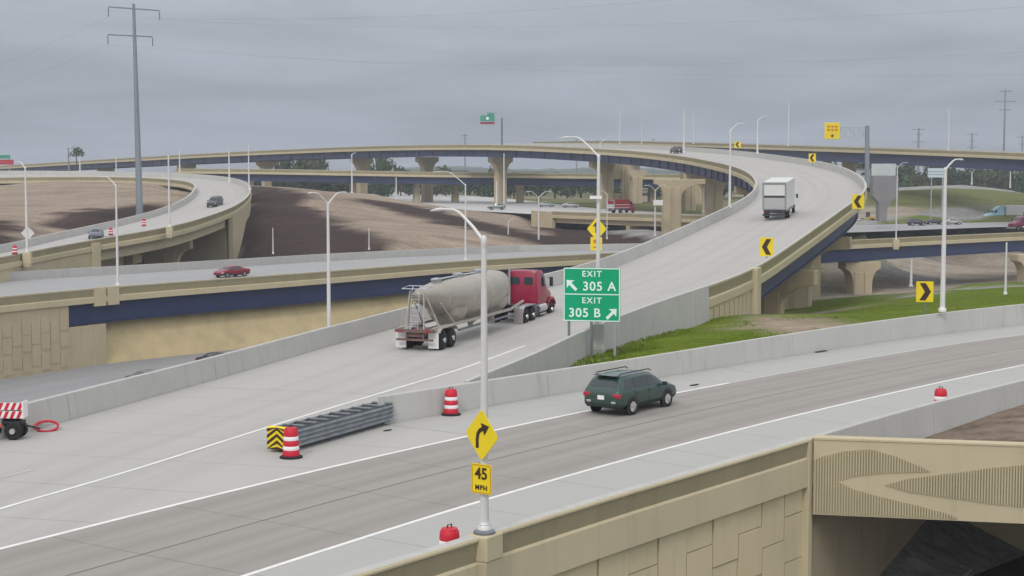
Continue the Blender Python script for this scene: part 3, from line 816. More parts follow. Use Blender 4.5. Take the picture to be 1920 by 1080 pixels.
# ---------------- R6, R7 far decks
br6 = thing('far_low_bridge', 'far bridge with beige parapet and blue girder running level below the curved flyover', 'bridge')
R6F = offs(R6, -13)
deck(br6, R6F, R6, ROADD, GREYC)
mb = MB(); parapet(mb, R6, 1); mb.build('parapet', PMAT, br6)
mb = MB(); mb.sweep(R6F, [(0, 0), (0, BH), (-.4, BH), (-.45, -.5), (0, -.5)]); mb.build('far_parapet', PMAT[:1], br6)
girders(br6, R6F, R6, (.93, .6, .1), 2.1, BLUE, 0, len(R6) - 1)
for x in (642, 764, 843, 853, 960, 1210, 1340, 1420):
    i = min(range(len(R6)), key=lambda i: abs(960 + F * R6[i].x / R6[i].y - x))
    pier(br6, (R6[i] + R6F[i]) / 2, R6[i].z - 2.6, -2, across(R6, i) + .35, capw=3.6 if x != 960 else 6, shaftw=2.7, th=1.5, flare=1.2, tipd=.8, m=BEIGE)
br7 = thing('upper_flyover', 'highest flyover with beige parapet and blue girder at the upper right', 'bridge')
R7F = offs(R7, -13)
deck(br7, R7F, R7, ROADD, GREYC)
mb = MB(); parapet(mb, R7, 1, h=1.07); mb.build('parapet', PMAT, br7)
mb = MB(); mb.sweep(R7F, [(0, 0), (0, BH), (-.4, BH), (-.45, -.5), (0, -.5)]); mb.build('far_parapet', PMAT[:1], br7)
girders(br7, R7F, R7, (.94, .6, .1), 2.8, BLUEF, 0, len(R7) - 1)
for x, cw in ((1905, 11), (1560, 11), (1300, 11), (1165, 9)):
    i = min(range(len(R7)), key=lambda i: abs(960 + F * R7[i].x / R7[i].y - x))
    pier(br7, (R7[i] + R7F[i]) / 2, R7[i].z - 3.4, -5, across(R7, i) + .9, capw=cw, shaftw=4.2, th=3.0, flare=3.4)

# big twin-shaft bent under the upper flyover, with an opening between its shafts
bt = thing('bridge_bent', 'tall twin-shaft concrete bent with a dark square opening behind the red truck', 'bridge pier')
for x0, x1 in ((1131, 1150), (1164, 1180)):
    a = PD(x0, 390, 425); b = PD(x1, 390, 425); mb = MB()
    w = b.x - a.x; mb.box(Vector(((a.x + b.x) / 2, 425, 7.2)), (w, 2.6, 19))
    for k in (.22, .5, .78): mb.box(Vector((a.x + w * k, 423.6, 7.2)), (w * .16, .3, 19))
    mb.build('shaft', TANC, bt, bevel=.1)
a = PD(1150, 390, 425); b = PD(1164, 390, 425); mb = MB(); w = b.x - a.x; cx = (a.x + b.x) / 2
mb.box(Vector((cx, 425.2, .7)), (w - .01, 2.0, 6.0)); mb.box(Vector((cx, 425.2, 12.2)), (w - .01, 2.0, 9.0))
for k in (-.25, .25): mb.box(Vector((cx + w * k, 424.1, 12.2)), (w * .2, .3, 9.0)); mb.box(Vector((cx + w * k, 424.1, .7)), (w * .2, .3, 6.0))
mb.build('web_wall', TANC, bt)
for x, d, zt in ((1290, 395, 14.0), (1304, 430, 14.0), (1192, 455, 10)):
    o = pier(None, PD(x, 380, d), zt, -3, .3, capw=6, shaftw=3.2, th=3, flare=2.5, name='bridge_pier')
    tag(o, {1290: 'tan fluted bridge pier just right of the tall foreground pier', 1304: 'slim tan bridge pier, rear one of the pair under the flyover curve', 1192: 'shaded bridge pier right of the twin-shaft bent'}[x], 'bridge pier')

# ---------------- freeway on the plateau and its small overpass
FWF = offs(FW, lambda i: -30 - 26 * (1 - i / len(FW)))
i8 = nearest(FW, PZ(1032, 405, 0))
mb = MB(); mb.strip([p + Vector((0, 0, .06)) for p in FWF], [p + Vector((0, 0, .06)) for p in FW], cols=2)
o = mb.build('freeway', road_mat('pale_freeway', (0.50, 0.49, 0.47), (0.36, 0.355, 0.35), streak=.8)); tag(o, kind='structure')
br8 = thing('small_overpass', 'low beige overpass carrying the far freeway, red truck on it', 'bridge')
mb = MB(); parapet(mb, [p + Vector((0, 0, .05)) for p in FW[i8:]], 1, h=1.0); mb.build('parapet', [GREYC, TANC, BEIGED], br8)
mb = MB(); mb.sweep(offs(FW, -.9)[i8:], [(-.4, -.45), (.3, -.45), (.3, -1.5), (-.4, -1.5)]); mb.build('girder', TANC, br8)
mb = MB(); mb.sweep(offs(FW, -9)[i8:], [(-.4, -.3), (.3, -.3), (.3, -1.5), (-.4, -1.5)]); mb.build('girder', TANC, br8)
mb = MB(); mb.sweep([p for p in FW[i8:]], [(-30, -.02), (0, -.02), (0, -.4), (-33, -.4)]); mb.build('deck_slab', GREYC, br8)
p = FW[i8]; mb = MB(); q = [FW[i8 - 3] + Vector((0, -.2, 0)), FW[i8] + Vector((0, -.2, 0)), FW[i8] + Vector((7.5, -16, 0))]
mb.sweep(q[:2], [(-.5, .9), (.3, .9), (.3, -7), (-.5, -7)])
vs = []
mb.build('wing_wall', TANC, br8)
for x in (1172,):
    i = min(range(len(FW)), key=lambda i: abs(960 + F * FW[i].x / FW[i].y - x))
    c = FW[i] + (FWF[i] - FW[i]).normalized() * 9; mb = MB(); mb.bar(FW[i] + Vector((0, 1, -1.5)), FW[i] + (FWF[i] - FW[i]) + Vector((0, 0, -1.5)), 1.2, 1.0); mb.bar(FW[i] + Vector((0, 1, -5.5)), FW[i] + (FWF[i] - FW[i]) + Vector((0, 0, -5.5)), 1.0, 7.2)
    mb.build('wall_pier', TANC, br8)

# ================================================================== TERRAIN (one sheet from control points)
G_, D_, K_, S_, C_, H_ = (0, 1, 2, 3, 4, 5)    # grass, dirt, dark dirt, sand, grey gravel, olive grass
ctl = []
def cp(p, k): ctl.append((p.x, p.y, p.z, k))
def cz(px, py, z, k): cp(PZ(px, py, z), k)
def cd(px, py, d, k): cp(PD(px, py, d), k)
LB = offs(R1, -11.5); RBp = offs(R1, 6.2)
for i in range(0, len(R1), 3):
    if i >= i_n + 4: cp(Vector((LB[i].x, LB[i].y, -.35)), G_)
    elif i < i_n: cp(Vector((LB[i].x, LB[i].y, -1.2)), C_)
    m = R1[i]; cp(Vector((m.x, m.y, -2.6)), C_)
    cp(Vector((RBp[i].x, RBp[i].y, -6.9)), C_)
for x, y in ((20, 35), (45, 30), (60, 50), (40, 70), (65, 75), (10, 22), (90, 60), (120, 90)): ctl.append((x, y, -6.9, C_))
# under / left of the ramp
for i in range(0, i_g + 14, 4):
    p, n = R2L[i], frames(R2L)[i][1]
    cp(Vector((p.x, p.y, min(-1.3, p.z - 2.2))) - n * 1.5, C_)
    q = p + n * 7; cp(Vector((q.x, q.y, -1.4)), C_)
    q = p - n * 16; cp(Vector((q.x, q.y, -9.9)), C_)
    q = p - n * 34; cp(Vector((q.x, q.y, -10)), C_)
for i in range(i_g - 2, iw + 2, 3):
    p, n = R2R[i], frames(R2R)[i][1]; q = p + n * 1.2; cp(Vector((q.x, q.y, -.55)), G_)
cz(1060, 668, -.35, G_); cz(1150, 650, -.3, G_); cz(1240, 603, -.1, G_); cz(1290, 622, -1.1, G_); cz(1345, 634, -2.2, G_); cz(1190, 640, -.1, G_)
cz(1420, 617, -5.2, D_); cz(1475, 612, -5.2, D_); cz(1390, 560, -8, G_); cz(1400, 520, -10, G_); cz(1520, 560, -7.5, S_); cz(1510, 590, -5.6, S_)
cz(1570, 560, -5.5, G_); cz(1600, 590, -2.4, G_); cz(1640, 575, -3.5, G_); cz(1680, 590, -1.2, G_); cz(1750, 575, -1.6, G_); cz(1860, 562, -1.4, G_); cz(1915, 553, -1.6, G_); cz(1560, 600, -2.8, G_)
cz(1850, 540, -3.4, G_); cz(1780, 555, -3.4, G_); cz(1830, 528, -6.5, G_); cz(1915, 528, -6.5, G_)
cz(1680, 545, -9.8, C_); cz(1740, 555, -8, C_); cz(1600, 565, -8.5, G_)
for x, y, k in ((1560, 510, S_), (1650, 520, C_), (1720, 530, C_), (1560, 498, S_), (1700, 500, S_), (1800, 500, S_), (1900, 490, S_), (1950, 500, S_), (1750, 515, S_), (1850, 512, S_)): cz(x, y, -11.8, k)
for x, y in ((1450, 500), (1540, 495), (1640, 492), (1740, 489), (1850, 484), (1950, 480), (2050, 476)): cz(x, y, -11.4, S_)
for x, y in ((1560, 436), (1650, 434), (1750, 429), (1850, 426), (1950, 422), (1650, 420), (1800, 418), (1950, 412)): cz(x, y, -3.4, C_)
# lower corridor and what lies behind R3
for i in range(0, len(R3), 6):
    p, n = R3[i], frames(R3)[i][1]
    z = -10.9 if i < i3e else -11.6
    for o_ in (14, 4, -6): q = p + n * o_; cp(Vector((q.x, q.y, z)), C_ if i < i3e else S_)
    q = R3F[i] - n * 2; 
    if i < i31: cp(Vector((q.x, q.y, -7.5)), K_)
# central mound
for x, y, d, k in ((485, 475, 225, K_), (500, 428, 250, K_), (500, 386, 275, K_), (478, 350, 300, K_), (545, 348, 312, D_), (620, 470, 235, K_), (620, 405, 282, D_), (620, 359, 330, D_), (760, 465, 242, D_), (760, 412, 296, D_), (760, 376, 350, K_),
                   (900, 458, 250, D_), (900, 427, 290, K_), (900, 401, 335, K_), (1000, 455, 262, D_), (1000, 428, 300, K_), (1050, 447, 290, K_), (690, 366, 345, D_), (830, 391, 345, K_), (560, 352, 400, D_), (700, 362, 430, S_),
                   (1100, 452, 285, K_), (1165, 449, 292, K_), (1205, 428, 300, C_), (1245, 434, 304, C_), (1300, 446, 290, C_)): cd(x, y, d, k)
for x, d in ((1050, 345), (1150, 335), (1350, 315), (1200, 360), (1100, 370), (1300, 350)): 
    q = PD(x, 400, d); ctl.append((q.x, q.y, -6.2, C_))
# freeway plateau
for i in range(0, len(FW), 5):
    if i < i8 - 2: cp(FW[i] + Vector((0, -1, -.4)), S_)
    cp(FWF[i] + Vector((0, 3, -.3)), H_)
    if i < i8 - 2: cp((FW[i] + FWF[i]) / 2 + Vector((0, 0, -.5)), S_)
for x in range(-300, 301, 60):
    for y in (520, 600, 700): ctl.append((x, y, -1.0, H_ if (x // 60 + y // 100) % 3 else D_))
# loop hill
for x, y, d, k in ((60, 400, 262, D_), (20, 430, 232, D_), (150, 400, 262, D_), (220, 395, 262, D_), (280, 380, 275, D_), (330, 372, 280, D_), (100, 375, 300, D_), (200, 360, 318, D_), (280, 352, 320, D_), (340, 352, 312, D_),
                   (100, 345, 350, D_), (200, 340, 355, D_), (290, 340, 350, D_), (20, 360, 330, D_), (-100, 380, 300, D_), (30, 345, 375, D_), (-60, 350, 400, D_), (150, 337, 372, D_)): cd(x, y, d, k)
for i in range(i5c, len(R5), 4):
    p = R5I[i]; cp(Vector((p.x, p.y, p.z - 6)), D_)
for i in range(0, i5c, 4):
    p, n = R5I[i], frames(R5I)[i][1]; q = p - n * 1.5; cp(Vector((q.x, q.y, p.z - (1.4 if i > 4 else 1.5))), K_ if R5I[i].y < 300 else D_)
for i in range(i5b, i5c, 4): p = (R5[i] + R5I[i]) / 2; cp(Vector((p.x, p.y, p.z - 1.6)), D_); p = R5[i]; cp(Vector((p.x, p.y, p.z - 1.6)), D_)
for i in range(0, i5b, 4):
    p, n = R5[i], frames(R5)[i][1]; q = p + n * 2; cp(Vector((q.x, q.y, -9.5 if q.y < 240 else -9.5 + min(1, (q.y - 240) / 40) * 13)), C_ if q.y < 240 else K_); q = p - n * 7; cp(Vector((q.x, q.y, -7 if p.y < 255 else p.z - 2)), C_)
# right-hand mound and fields
for x, y, d, k in ((1650, 412, 372, H_), (1700, 408, 378, H_), (1760, 408, 384, G_), (1830, 410, 384, G_), (1900, 404, 390, H_), (1960, 404, 390, H_), (1690, 375, 412, H_), (1750, 358, 430, H_), (1800, 360, 430, H_), (1880, 368, 425, H_), (1950, 372, 425, H_),
                   (1660, 395, 400, S_), (1620, 402, 400, S_), (1640, 415, 365, C_), (1780, 352, 470, G_), (1880, 362, 470, H_), (1700, 358, 470, C_), (1800, 346, 520, C_), (1900, 356, 520, C_), (1650, 350, 520, C_)): cd(x, y, d, k)
ctl = [c for c in ctl if -330 < c[0] < 330 and 15 < c[1] < 760]
C = np.array([(c[0], c[1], c[2]) for c in ctl]); CK = np.array([c[3] for c in ctl])
# merge points closer than 2.5 m
keep = []
for i in range(len(C)):
    if all((C[i, 0] - C[j, 0]) ** 2 + (C[i, 1] - C[j, 1]) ** 2 > 6.0 for j in keep): keep.append(i)
C = C[keep]; CK = CK[keep]
def rbf_fit(C):
    n = len(C); D = np.sqrt(((C[:, None, :2] - C[None, :, :2]) ** 2).sum(-1))
    A = np.zeros((n + 3, n + 3)); A[:n, :n] = D + np.eye(n) * -1.5; A[:n, n] = 1; A[:n, n + 1] = C[:, 0] / 100; A[:n, n + 2] = C[:, 1] / 100
    A[n:, :n] = A[:n, n:].T
    b = np.zeros(n + 3); b[:n] = C[:, 2]
    return np.linalg.solve(A, b)
W = rbf_fit(C)
def ground_z(X, Y):
    X = np.atleast_1d(np.asarray(X, float)); Y = np.atleast_1d(np.asarray(Y, float))
    D = np.sqrt((X[:, None] - C[None, :, 0]) ** 2 + (Y[:, None] - C[None, :, 1]) ** 2)
    n = len(C); return D @ W[:n] + W[n] + W[n + 1] * X / 100 + W[n + 2] * Y / 100
GX = np.arange(-330, 331, 3.0); GY = np.arange(16, 760, 3.0)
XX, YY = np.meshgrid(GX, GY); Xf, Yf = XX.ravel(), YY.ravel()
Z = np.concatenate([ground_z(Xf[a:a + 4000], Yf[a:a + 4000]) for a in range(0, len(Xf), 4000)])
# fade to the outer plain at the rim
rim = np.minimum(np.minimum((330 - np.abs(Xf)) / 50, (757 - Yf) / 60), 1).clip(0, 1)
Z = Z * rim + (-3.0) * (1 - rim)
Z = np.clip(Z, -14, 12)
# keep the sheet under every pavement laid on it
def clear(L, R, drop, zoff=0):
    for a, b in zip(L, R):
        m = (a + b) / 2; r2 = ((a - b).length / 2 + 1.5) ** 2; 
        k = (Xf - m.x) ** 2 + (Yf - m.y) ** 2 < r2
        lim = min(a.z, b.z) - drop
        Z[k] = np.minimum(Z[k], lim)
clear(R3F, R3, 2.0); clear(R5I[:i5c], R5[:i5c], 1.3); clear(R2L, R2R, 1.2)
clear(offs(R1, -10.5), offs(R1, 5.4), .8)
clear(FWF[:i8], FW[:i8], .12)
mb = MB(); ny, nx = XX.shape
rng = np.random.RandomState(4)
Z = Z + rng.uniform(-.06, .06, len(Z))
vs = list(zip(Xf.tolist(), Yf.tolist(), Z.tolist()))
fs = [(j * nx + i, j * nx + i + 1, (j + 1) * nx + i + 1, (j + 1) * nx + i) for j in range(ny - 1) for i in range(nx - 1)]
mb.add(vs, fs)
# kinds of surface: the control points, plus more points found where pixels meet the sheet
def gz(x, y): return float(ground_z([x], [y])[0])
def hit(px, py, d0=60, d1=520):
    r = ray(px, py); ds = np.arange(d0, d1, 3.0); xs = r.x / r.y * ds; zs = CAMZ + r.z / r.y * ds
    g = ground_z(xs, ds); k = np.nonzero(g > zs)[0]
    if len(k) == 0: return None
    return float(xs[k[0]]), float(ds[k[0]])
extra = []
for k, pts in ((K_, ((480, 370), (520, 370), (560, 385), (590, 405), (630, 430), (670, 448), (540, 420), (580, 450), (500, 450), (640, 460), (480, 420), (720, 386), (770, 392), (820, 402), (880, 414), (940, 432), (1000, 446), (960, 415), (860, 400), (1040, 450))),
               (D_, ((560, 360), (600, 378), (640, 400), (690, 425), (740, 448), (600, 365), (660, 375), (690, 395), (740, 410), (790, 422), (850, 435), (900, 448), (950, 456), (820, 455), (880, 458), (720, 432), (570, 352), (640, 362))),
               (K_, ((120, 412), (200, 405), (260, 395), (300, 388), (20, 430), (60, 425))), (D_, ((60, 375), (140, 380), (200, 372), (260, 365), (320, 360), (100, 350), (180, 345), (260, 345), (330, 350), (30, 390))),
               (G_, ((1130, 655), (1200, 640), (1280, 630), (1600, 585), (1660, 580), (1720, 578), (1800, 570), (1880, 556), (1560, 580), (1620, 565), (1390, 575), (1375, 590))), (D_, ((1420, 612), (1450, 620), (1500, 602))), (G_, ((1300, 634), (1330, 640), (1100, 662), (1060, 672), (1250, 625), (1560, 602), (1590, 600), (1790, 545), (1830, 538), (1880, 535), (1850, 545), (1800, 532), (1910, 540), (1570, 545), (1600, 555))), (C_, ((1560, 512), (1600, 522), (1650, 536), (1690, 545), (1730, 553), (1620, 515), (1660, 525), (1700, 535), (1740, 545)))):
    for x, y in pts:
        h_ = hit(x, y, 200 if y < 500 else 60)
        if h_: extra.append((h_[0], h_[1], k))
def lin(P, x):
    if x <= P[0][0]: return P[0][1]
    for (x0, y0), (x1, y1) in zip(P, P[1:]):
        if x <= x1: return y0 + (y1 - y0) * (x - x0) / (x1 - x0)
    return P[-1][1]
extra = [e_ for e_ in extra if not (200 < e_[1] < 370)]
edge = [(345, 535), (360, 556), (378, 578), (402, 612), (430, 662), (452, 712), (470, 745)]
upr = [(640, 372), (700, 378), (800, 391), (1060, 452)]; lwr = [(640, 373), (700, 387), (780, 408), (870, 430), (960, 446), (1010, 458)]
for x in range(474, 1066, 13):
    for y in range(352, 478, 7):
        if x < lin(edge, y): k = K_
        elif x > 640 and lin(upr, x) <= y <= lin(lwr, x): k = K_
        elif x > 1010: k = K_
        else: k = D_
        h_ = hit(x, y, 215, 372)
        if h_: extra.append((h_[0], h_[1], k))
for x in range(4, 362, 15):
    for y in range(340, 452, 7):
        k = K_ if (x < 48 and y > 412) or (x > 105 and y > 400 - (x - 105) * .075 and y > 380) else D_
        if 60 < x < 105 and 404 < y < 410: k = K_
        h_ = hit(x, y, 200, 385)
        if h_ and h_[1] > 205: extra.append((h_[0], h_[1], k))
print('extra', len(extra))
keepc = [i for i in range(len(C)) if not (CK[i] in (K_, D_) and 225 < C[i, 1] < 372 and C[i, 0] < 12)]
CC = np.array([(C[i, 0], C[i, 1]) for i in keepc] + [(e_[0], e_[1]) for e_ in extra]); CCK = np.array([CK[i] for i in keepc] + [e_[2] for e_ in extra])
D2 = []
kinds = np.zeros((len(Xf), 6))
wob = np.stack([np.sin(Yf * .31 + np.sin(Xf * .21) * 2) * 1.4 + rng.uniform(-1, 1, len(Xf)), np.sin(Xf * .27 + np.sin(Yf * .17) * 2) * 1.4 + rng.uniform(-1, 1, len(Xf))], 1)
for a in range(0, len(Xf), 4000):
    jx = wob[a:a + 4000, 0]; jy = wob[a:a + 4000, 1]; d = ((Xf[a:a + 4000, None] + jx[:, None] - CC[None, :, 0]) ** 2 + (Yf[a:a + 4000, None] + jy[:, None] - CC[None, :, 1]) ** 2 + 5) ** -5.0
    for k in range(6): kinds[a:a + 4000, k] = d[:, CCK == k].sum(1)
    kinds[a:a + 4000] /= d.sum(1)[:, None]
pal = np.array([(0.098, 0.138, 0.006), (0.275, 0.215, 0.163), (0.046, 0.029, 0.024), (0.30, 0.255, 0.20), (0.27, 0.262, 0.25), (0.125, 0.135, 0.045)])
colr = kinds @ pal
far = 1 - rim
colr = colr * (1 - far[:, None]) + np.array((0.10, 0.12, 0.05)) * far[:, None]
GM = bpy.data.materials.new('terrain'); GM.use_nodes = True
nt = GM.node_tree; b = nt.nodes['Principled BSDF']; b.inputs['Roughness'].default_value = .95; b.inputs['Specular IOR Level'].default_value = .1
at = nt.nodes.new('ShaderNodeVertexColor'); at.layer_name = 'surface'
tcn = nt.nodes.new('ShaderNodeTexCoord')
n1 = nt.nodes.new('ShaderNodeTexNoise'); n1.inputs['Scale'].default_value = .12; n1.inputs['Detail'].default_value = 10; n1.inputs['Roughness'].default_value = .72
mpn = nt.nodes.new('ShaderNodeMapping'); mpn.inputs['Scale'].default_value = (.5, 1.6, 1); nt.links.new(tcn.outputs['Object'], mpn.inputs[0]); nt.links.new(mpn.outputs[0], n1.inputs['Vector'])
mrn = nt.nodes.new('ShaderNodeMapRange'); mrn.inputs[1].default_value = .3; mrn.inputs[2].default_value = .7; mrn.inputs[3].default_value = .68; mrn.inputs[4].default_value = 1.35
nt.links.new(n1.outputs[0], mrn.inputs[0])
sc = nt.nodes.new('ShaderNodeVectorMath'); sc.operation = 'SCALE'; nt.links.new(at.outputs[0], sc.inputs[0]); n3 = nt.nodes.new('ShaderNodeTexNoise'); n3.inputs['Scale'].default_value = 1.3; n3.inputs['Detail'].default_value = 7; n3.inputs['Roughness'].default_value = .75; nt.links.new(tcn.outputs['Object'], n3.inputs['Vector'])
mr3 = nt.nodes.new('ShaderNodeMapRange'); mr3.inputs[1].default_value = .3; mr3.inputs[2].default_value = .7; mr3.inputs[3].default_value = .72; mr3.inputs[4].default_value = 1.28; nt.links.new(n3.outputs[0], mr3.inputs[0])
mm = nt.nodes.new('ShaderNodeMath'); mm.operation = 'MULTIPLY'; nt.links.new(mrn.outputs[0], mm.inputs[0]); nt.links.new(mr3.outputs[0], mm.inputs[1]); nt.links.new(mm.outputs[0], sc.inputs['Scale'])
nt.links.new(sc.outputs[0], b.inputs['Base Color'])
n2 = nt.nodes.new('ShaderNodeTexNoise'); n2.inputs['Scale'].default_value = 1.1; n2.inputs['Detail'].default_value = 8; nt.links.new(tcn.outputs['Object'], n2.inputs['Vector'])
bp = nt.nodes.new('ShaderNodeBump'); bp.inputs['Strength'].default_value = .7; bp.inputs['Distance'].default_value = .5; nt.links.new(n2.outputs[0], bp.inputs['Height']); nt.links.new(bp.outputs[0], b.inputs['Normal'])
# skirt to the horizon
base = len(mb.v); R_ = 9000
cor = [(-330, 16), (330, 16), (330, 757.0), (-330, 757.0)]
oc = [(-R_, -R_), (R_, -R_), (R_, R_), (-R_, R_)]
xa, xb, ya, yb = GX[0], GX[-1], GY[0], GY[-1]
sk = [(xa, ya), (xb, ya), (xb, yb), (xa, yb)]
vs2 = [(x, y, -3.05) for x, y in sk] + [(x, y, -3.05) for x, y in oc]
mb.add(vs2, [(0, 1, 5, 4), (1, 2, 6, 5), (2, 3, 7, 6), (3, 0, 4, 7)])
go = mb.build('ground', GM, smooth=80)
ca = go.data.color_attributes.new('surface', 'FLOAT_COLOR', 'POINT')
cc = np.ones((len(go.data.vertices), 4)); cc[:len(colr), :3] = colr; cc[len(colr):, :3] = (0.10, 0.12, 0.05)
ca.data.foreach_set('color', cc.ravel())
tag(go, kind='structure')

# lower corridor pavement beside the long wall
q = [p + Vector((0, 0, 0)) for p in offs(R3, 1.0)]
mb = MB(); A_ = flatz(offs(R3, 3.2), -10.35)[:i3e + 10]; B_ = flatz(offs(R3, 30), -10.35)[:i3e + 10]
mb.strip(flatz(offs(R3, -3.8), -10.35)[:i3e + 10], B_, cols=4)
o = mb.build('lower_street', ROADLOW); tag(o, kind='structure')

q1 = spline([PZ(x, y, -3.05) for x, y in ((1500, 438), (1620, 435), (1750, 430), (1920, 424), (2080, 419))], 4)
q2 = resamp(spline([PZ(x, y, -3.05) for x, y in ((1560, 414), (1640, 413), (1750, 411.5), (1920, 409), (2080, 407))], 4), len(q1))
mb = MB(); mb.strip(q2, q1, cols=4); o = mb.build('side_road', ROADD); tag(o, kind='structure')

GR = mat('grass_blades', (.15, .20, .018), rough=.85, noise=.3, nscale=.5, spec=.15, col2=(.10, .15, .012))
def tufts(polys, n, seed, hmin, hmax, name_='grass'):
    rg = np.random.RandomState(seed); mb = MB()
    for (x0, y0, x1, y1), k in polys:
        xs = rg.uniform(x0, x1, k); ys = rg.uniform(y0, y1, k); zs = ground_z(xs, ys)
        gx = np.clip(np.round((xs - xa) / 3).astype(int), 0, nx - 1); gy = np.clip(np.round((ys - ya) / 3).astype(int), 0, ny - 1)
        isg = kinds[gy * nx + gx, G_]
        for x, y, z, g in zip(xs, ys, zs, isg):
            if g < .5 or (g < .9 and rg.rand() > g * .8): continue
            if abs(r1off(Vector((x, y, 0))) ) < 12 and y < 125: continue
            for _ in range(3):
                a = rg.uniform(0, 6.28); w = rg.uniform(.03, .06); h = rg.uniform(hmin, hmax); lx, ly = rg.uniform(-.12, .12, 2); px_, py_ = x + rg.uniform(-.15, .15), y + rg.uniform(-.15, .15)
                mb.add([(px_ - math.cos(a) * w, py_ - math.sin(a) * w, z - .12), (px_ + math.cos(a) * w, py_ + math.sin(a) * w, z - .12), (px_ + lx, py_ + ly, z + h)], [(0, 1, 2)])
    o = mb.build(name_, GR); tag(o, 'short green grass on the verge between the ramp and the front road', 'grass', kind='stuff')
tufts([((2, 72, 20, 112), 12000), ((14, 84, 70, 150), 14000)], 0, 3, .02, .10)

# ================================================================== LAMP POSTS
def lamp(px, py, d, top, arm, label, double=False, pedestal=None, r=.10, group='light poles of the interchange', yaw=0.35, tipup=.55, parm=1.0, name='street_lamp', base=None, pm=None):
    """pole foot at pixel (px, py) at distance d; its top at row `top`; arm = pixel reach (signed)"""
    b = PD(px, py, d) if base is None else base
    d = b.y; t = PD(px, top, d); h = t.z - b.z; s = d / F
    root = thing(name, label, 'light pole' if name == 'street_lamp' else 'pole', (b.x, b.y, b.z), group=group)
    m = MB(); m.tube([(0, 0, 0), (0, 0, h * .5), (0, 0, h)], [r * 1.25, r, r * .72], 10)
    m.lathe((0, 0, 0), [(r * 1.9, 0), (r * 1.9, .18), (r * 1.35, .24), (r * 1.3, .3)], 10)
    m.lathe((0, 0, h), [(r * .74, -.22), (r * .80, -.20), (r * .80, .02), (r * .5, .07)], 8)
    m.build('pole', POLEW, root, smooth=50)
    if arm:
        sides = (arm, -arm) if double else (arm,)
        for a in sides:
            L = abs(a) * s / math.cos(yaw); sx = 1 if a > 0 else -1
            ux, uy = sx * math.cos(yaw), (math.sin(yaw) if not double else math.sin(yaw) * sx)
            def q(k, z): return (ux * L * k, uy * L * k, h + z)
            rise = L * .36 * parm
            m = MB(); m.tube([q(0, -.08), q(.20, rise * .42), q(.42, rise * .88), q(.48, rise * .97), q(.56, rise * 1.04), q(.80, rise * 1.06)], [r * .48, r * .44, r * .40, r * .38, r * .36, r * .30], 8)
            am = m.build('arm', POLEW, root, smooth=50)
            m = MB(); ln = L * .36; z0 = h + rise * 1.05
            pts = [q(.74, rise * 1.05), q(.80, rise * 1.05), q(.90, rise * 1.02), q(1.0, rise * .98)]
            m.tube(pts, [r * .3, r * .5, r * .42, r * .14], 8); m.build('lamp_head', POLEW, am, smooth=50)
    if pedestal:
        m = MB(); w, hh = pedestal; m.box((0, 0, -hh / 2 - .003), (w, w * .8, hh)); m.box((0, .0, -hh - w * .22), (w * .8, w * .6, w * .44), taper=1.25)
        m.build('pedestal', pm or BEIGE, root, bevel=.03)
    return root

ip_ = min(range(len(WP)), key=lambda i: abs(960 + F * WP[i].x / max(1, WP[i].y) - 910) + (1e4 if WP[i].y < 20 else 0)); bases = [WP[i].lerp(WP[i + 1], k / 10) + frames(WP)[i][1] * .34 + Vector((0, 0, BH + .03)) for i in (ip_ - 1, ip_) for k in range(10)]
mbase = min(bases, key=lambda q: abs(960 + F * q.x / q.y - 910))
main = lamp(910, 1001, 36.9, 447, -104, 'tall pale light pole in the foreground carrying the curve sign and the 45 plate', pedestal=None, r=.095, yaw=.62, parm=1.1, base=mbase)
lamp(1121, 607, 86.5, 291, -72, 'pale light pole standing right behind the green exit sign', pedestal=(.7, 1.5), r=.12, yaw=.5, parm=1.1, pm=GREYC)
lamp(1125, 283, 395, 268, 30, 'distant pale light pole with a raised arm rising off the flyover at mid picture', r=.15, yaw=.3)
lamp(617, 622, 88.2, 381, -33, 'pale twin-arm light pole left of the cement tanker, on the ramp barrier', double=True, r=.10, yaw=.9, group='twin-arm light poles')
lamp(1767, 584, 92.5, 316, 40, 'pale light pole rising from the barrier beside the right-pointing chevron sign', r=.13, yaw=.5)
lamp(1368, 390, 178, 244, 30, 'pale light pole on the ramp barrier just left of the white box truck', r=.13, yaw=.5)
lamp(221, 535, 163, 347, -36, 'pale light pole on the beige parapet left of the red car', pedestal=(1.0, 1.3), r=.12, yaw=.5)
lamp(873, 487, 210, 346, -62, 'pale light pole on the middle bridge behind the tanker', pedestal=(1.1, 1.5), r=.13, yaw=.3)
lamp(51, 473, 186, 314, -24, 'pale light pole on the loop ramp next to the white diamond sign back', pedestal=(1.0, 1.4), r=.14, yaw=.6)
lamp(318, 425, 212, 292, 0, 'pale armless pole on the loop ramp parapet right of the grey steel power pole', pedestal=(.9, 1.2), r=.13)
lamp(430, 342, 338, 285, 0, 'thin pale pole standing beyond the dark car on the loop ramp', r=.17)
lamp(467, 356, 292, 272, 0, 'thin pale pole at the outer edge of the loop ramp curve', r=.13)
lamp(1010, 452, 272, 370, -25, 'small twin-arm light pole in front of the dark mouth of the small overpass', double=True, r=.15, yaw=.5, group='twin-arm light poles')
lamp(1228, 442, 285, 357, -22, 'small twin-arm light pole left of the tall fluted pier', double=True, r=.15, yaw=.5, group='twin-arm light poles')
lamp(1138, 448, 280, 364, -13, 'slim pale light pole just right of the yellow diamond arrow sign', double=False, r=.10, yaw=.5)
lamp(953, 453, 275, 416, 12, 'short light pole with a small arm above the middle bridge barrier', r=.12)
lamp(512, 476, 236, 428, 0, 'short pale post at the foot of the dark dirt slope', r=.10, name='post')
lamp(692, 468, 240, 428, 0, 'short pale post on the lower edge of the dirt mound', r=.09, name='post')
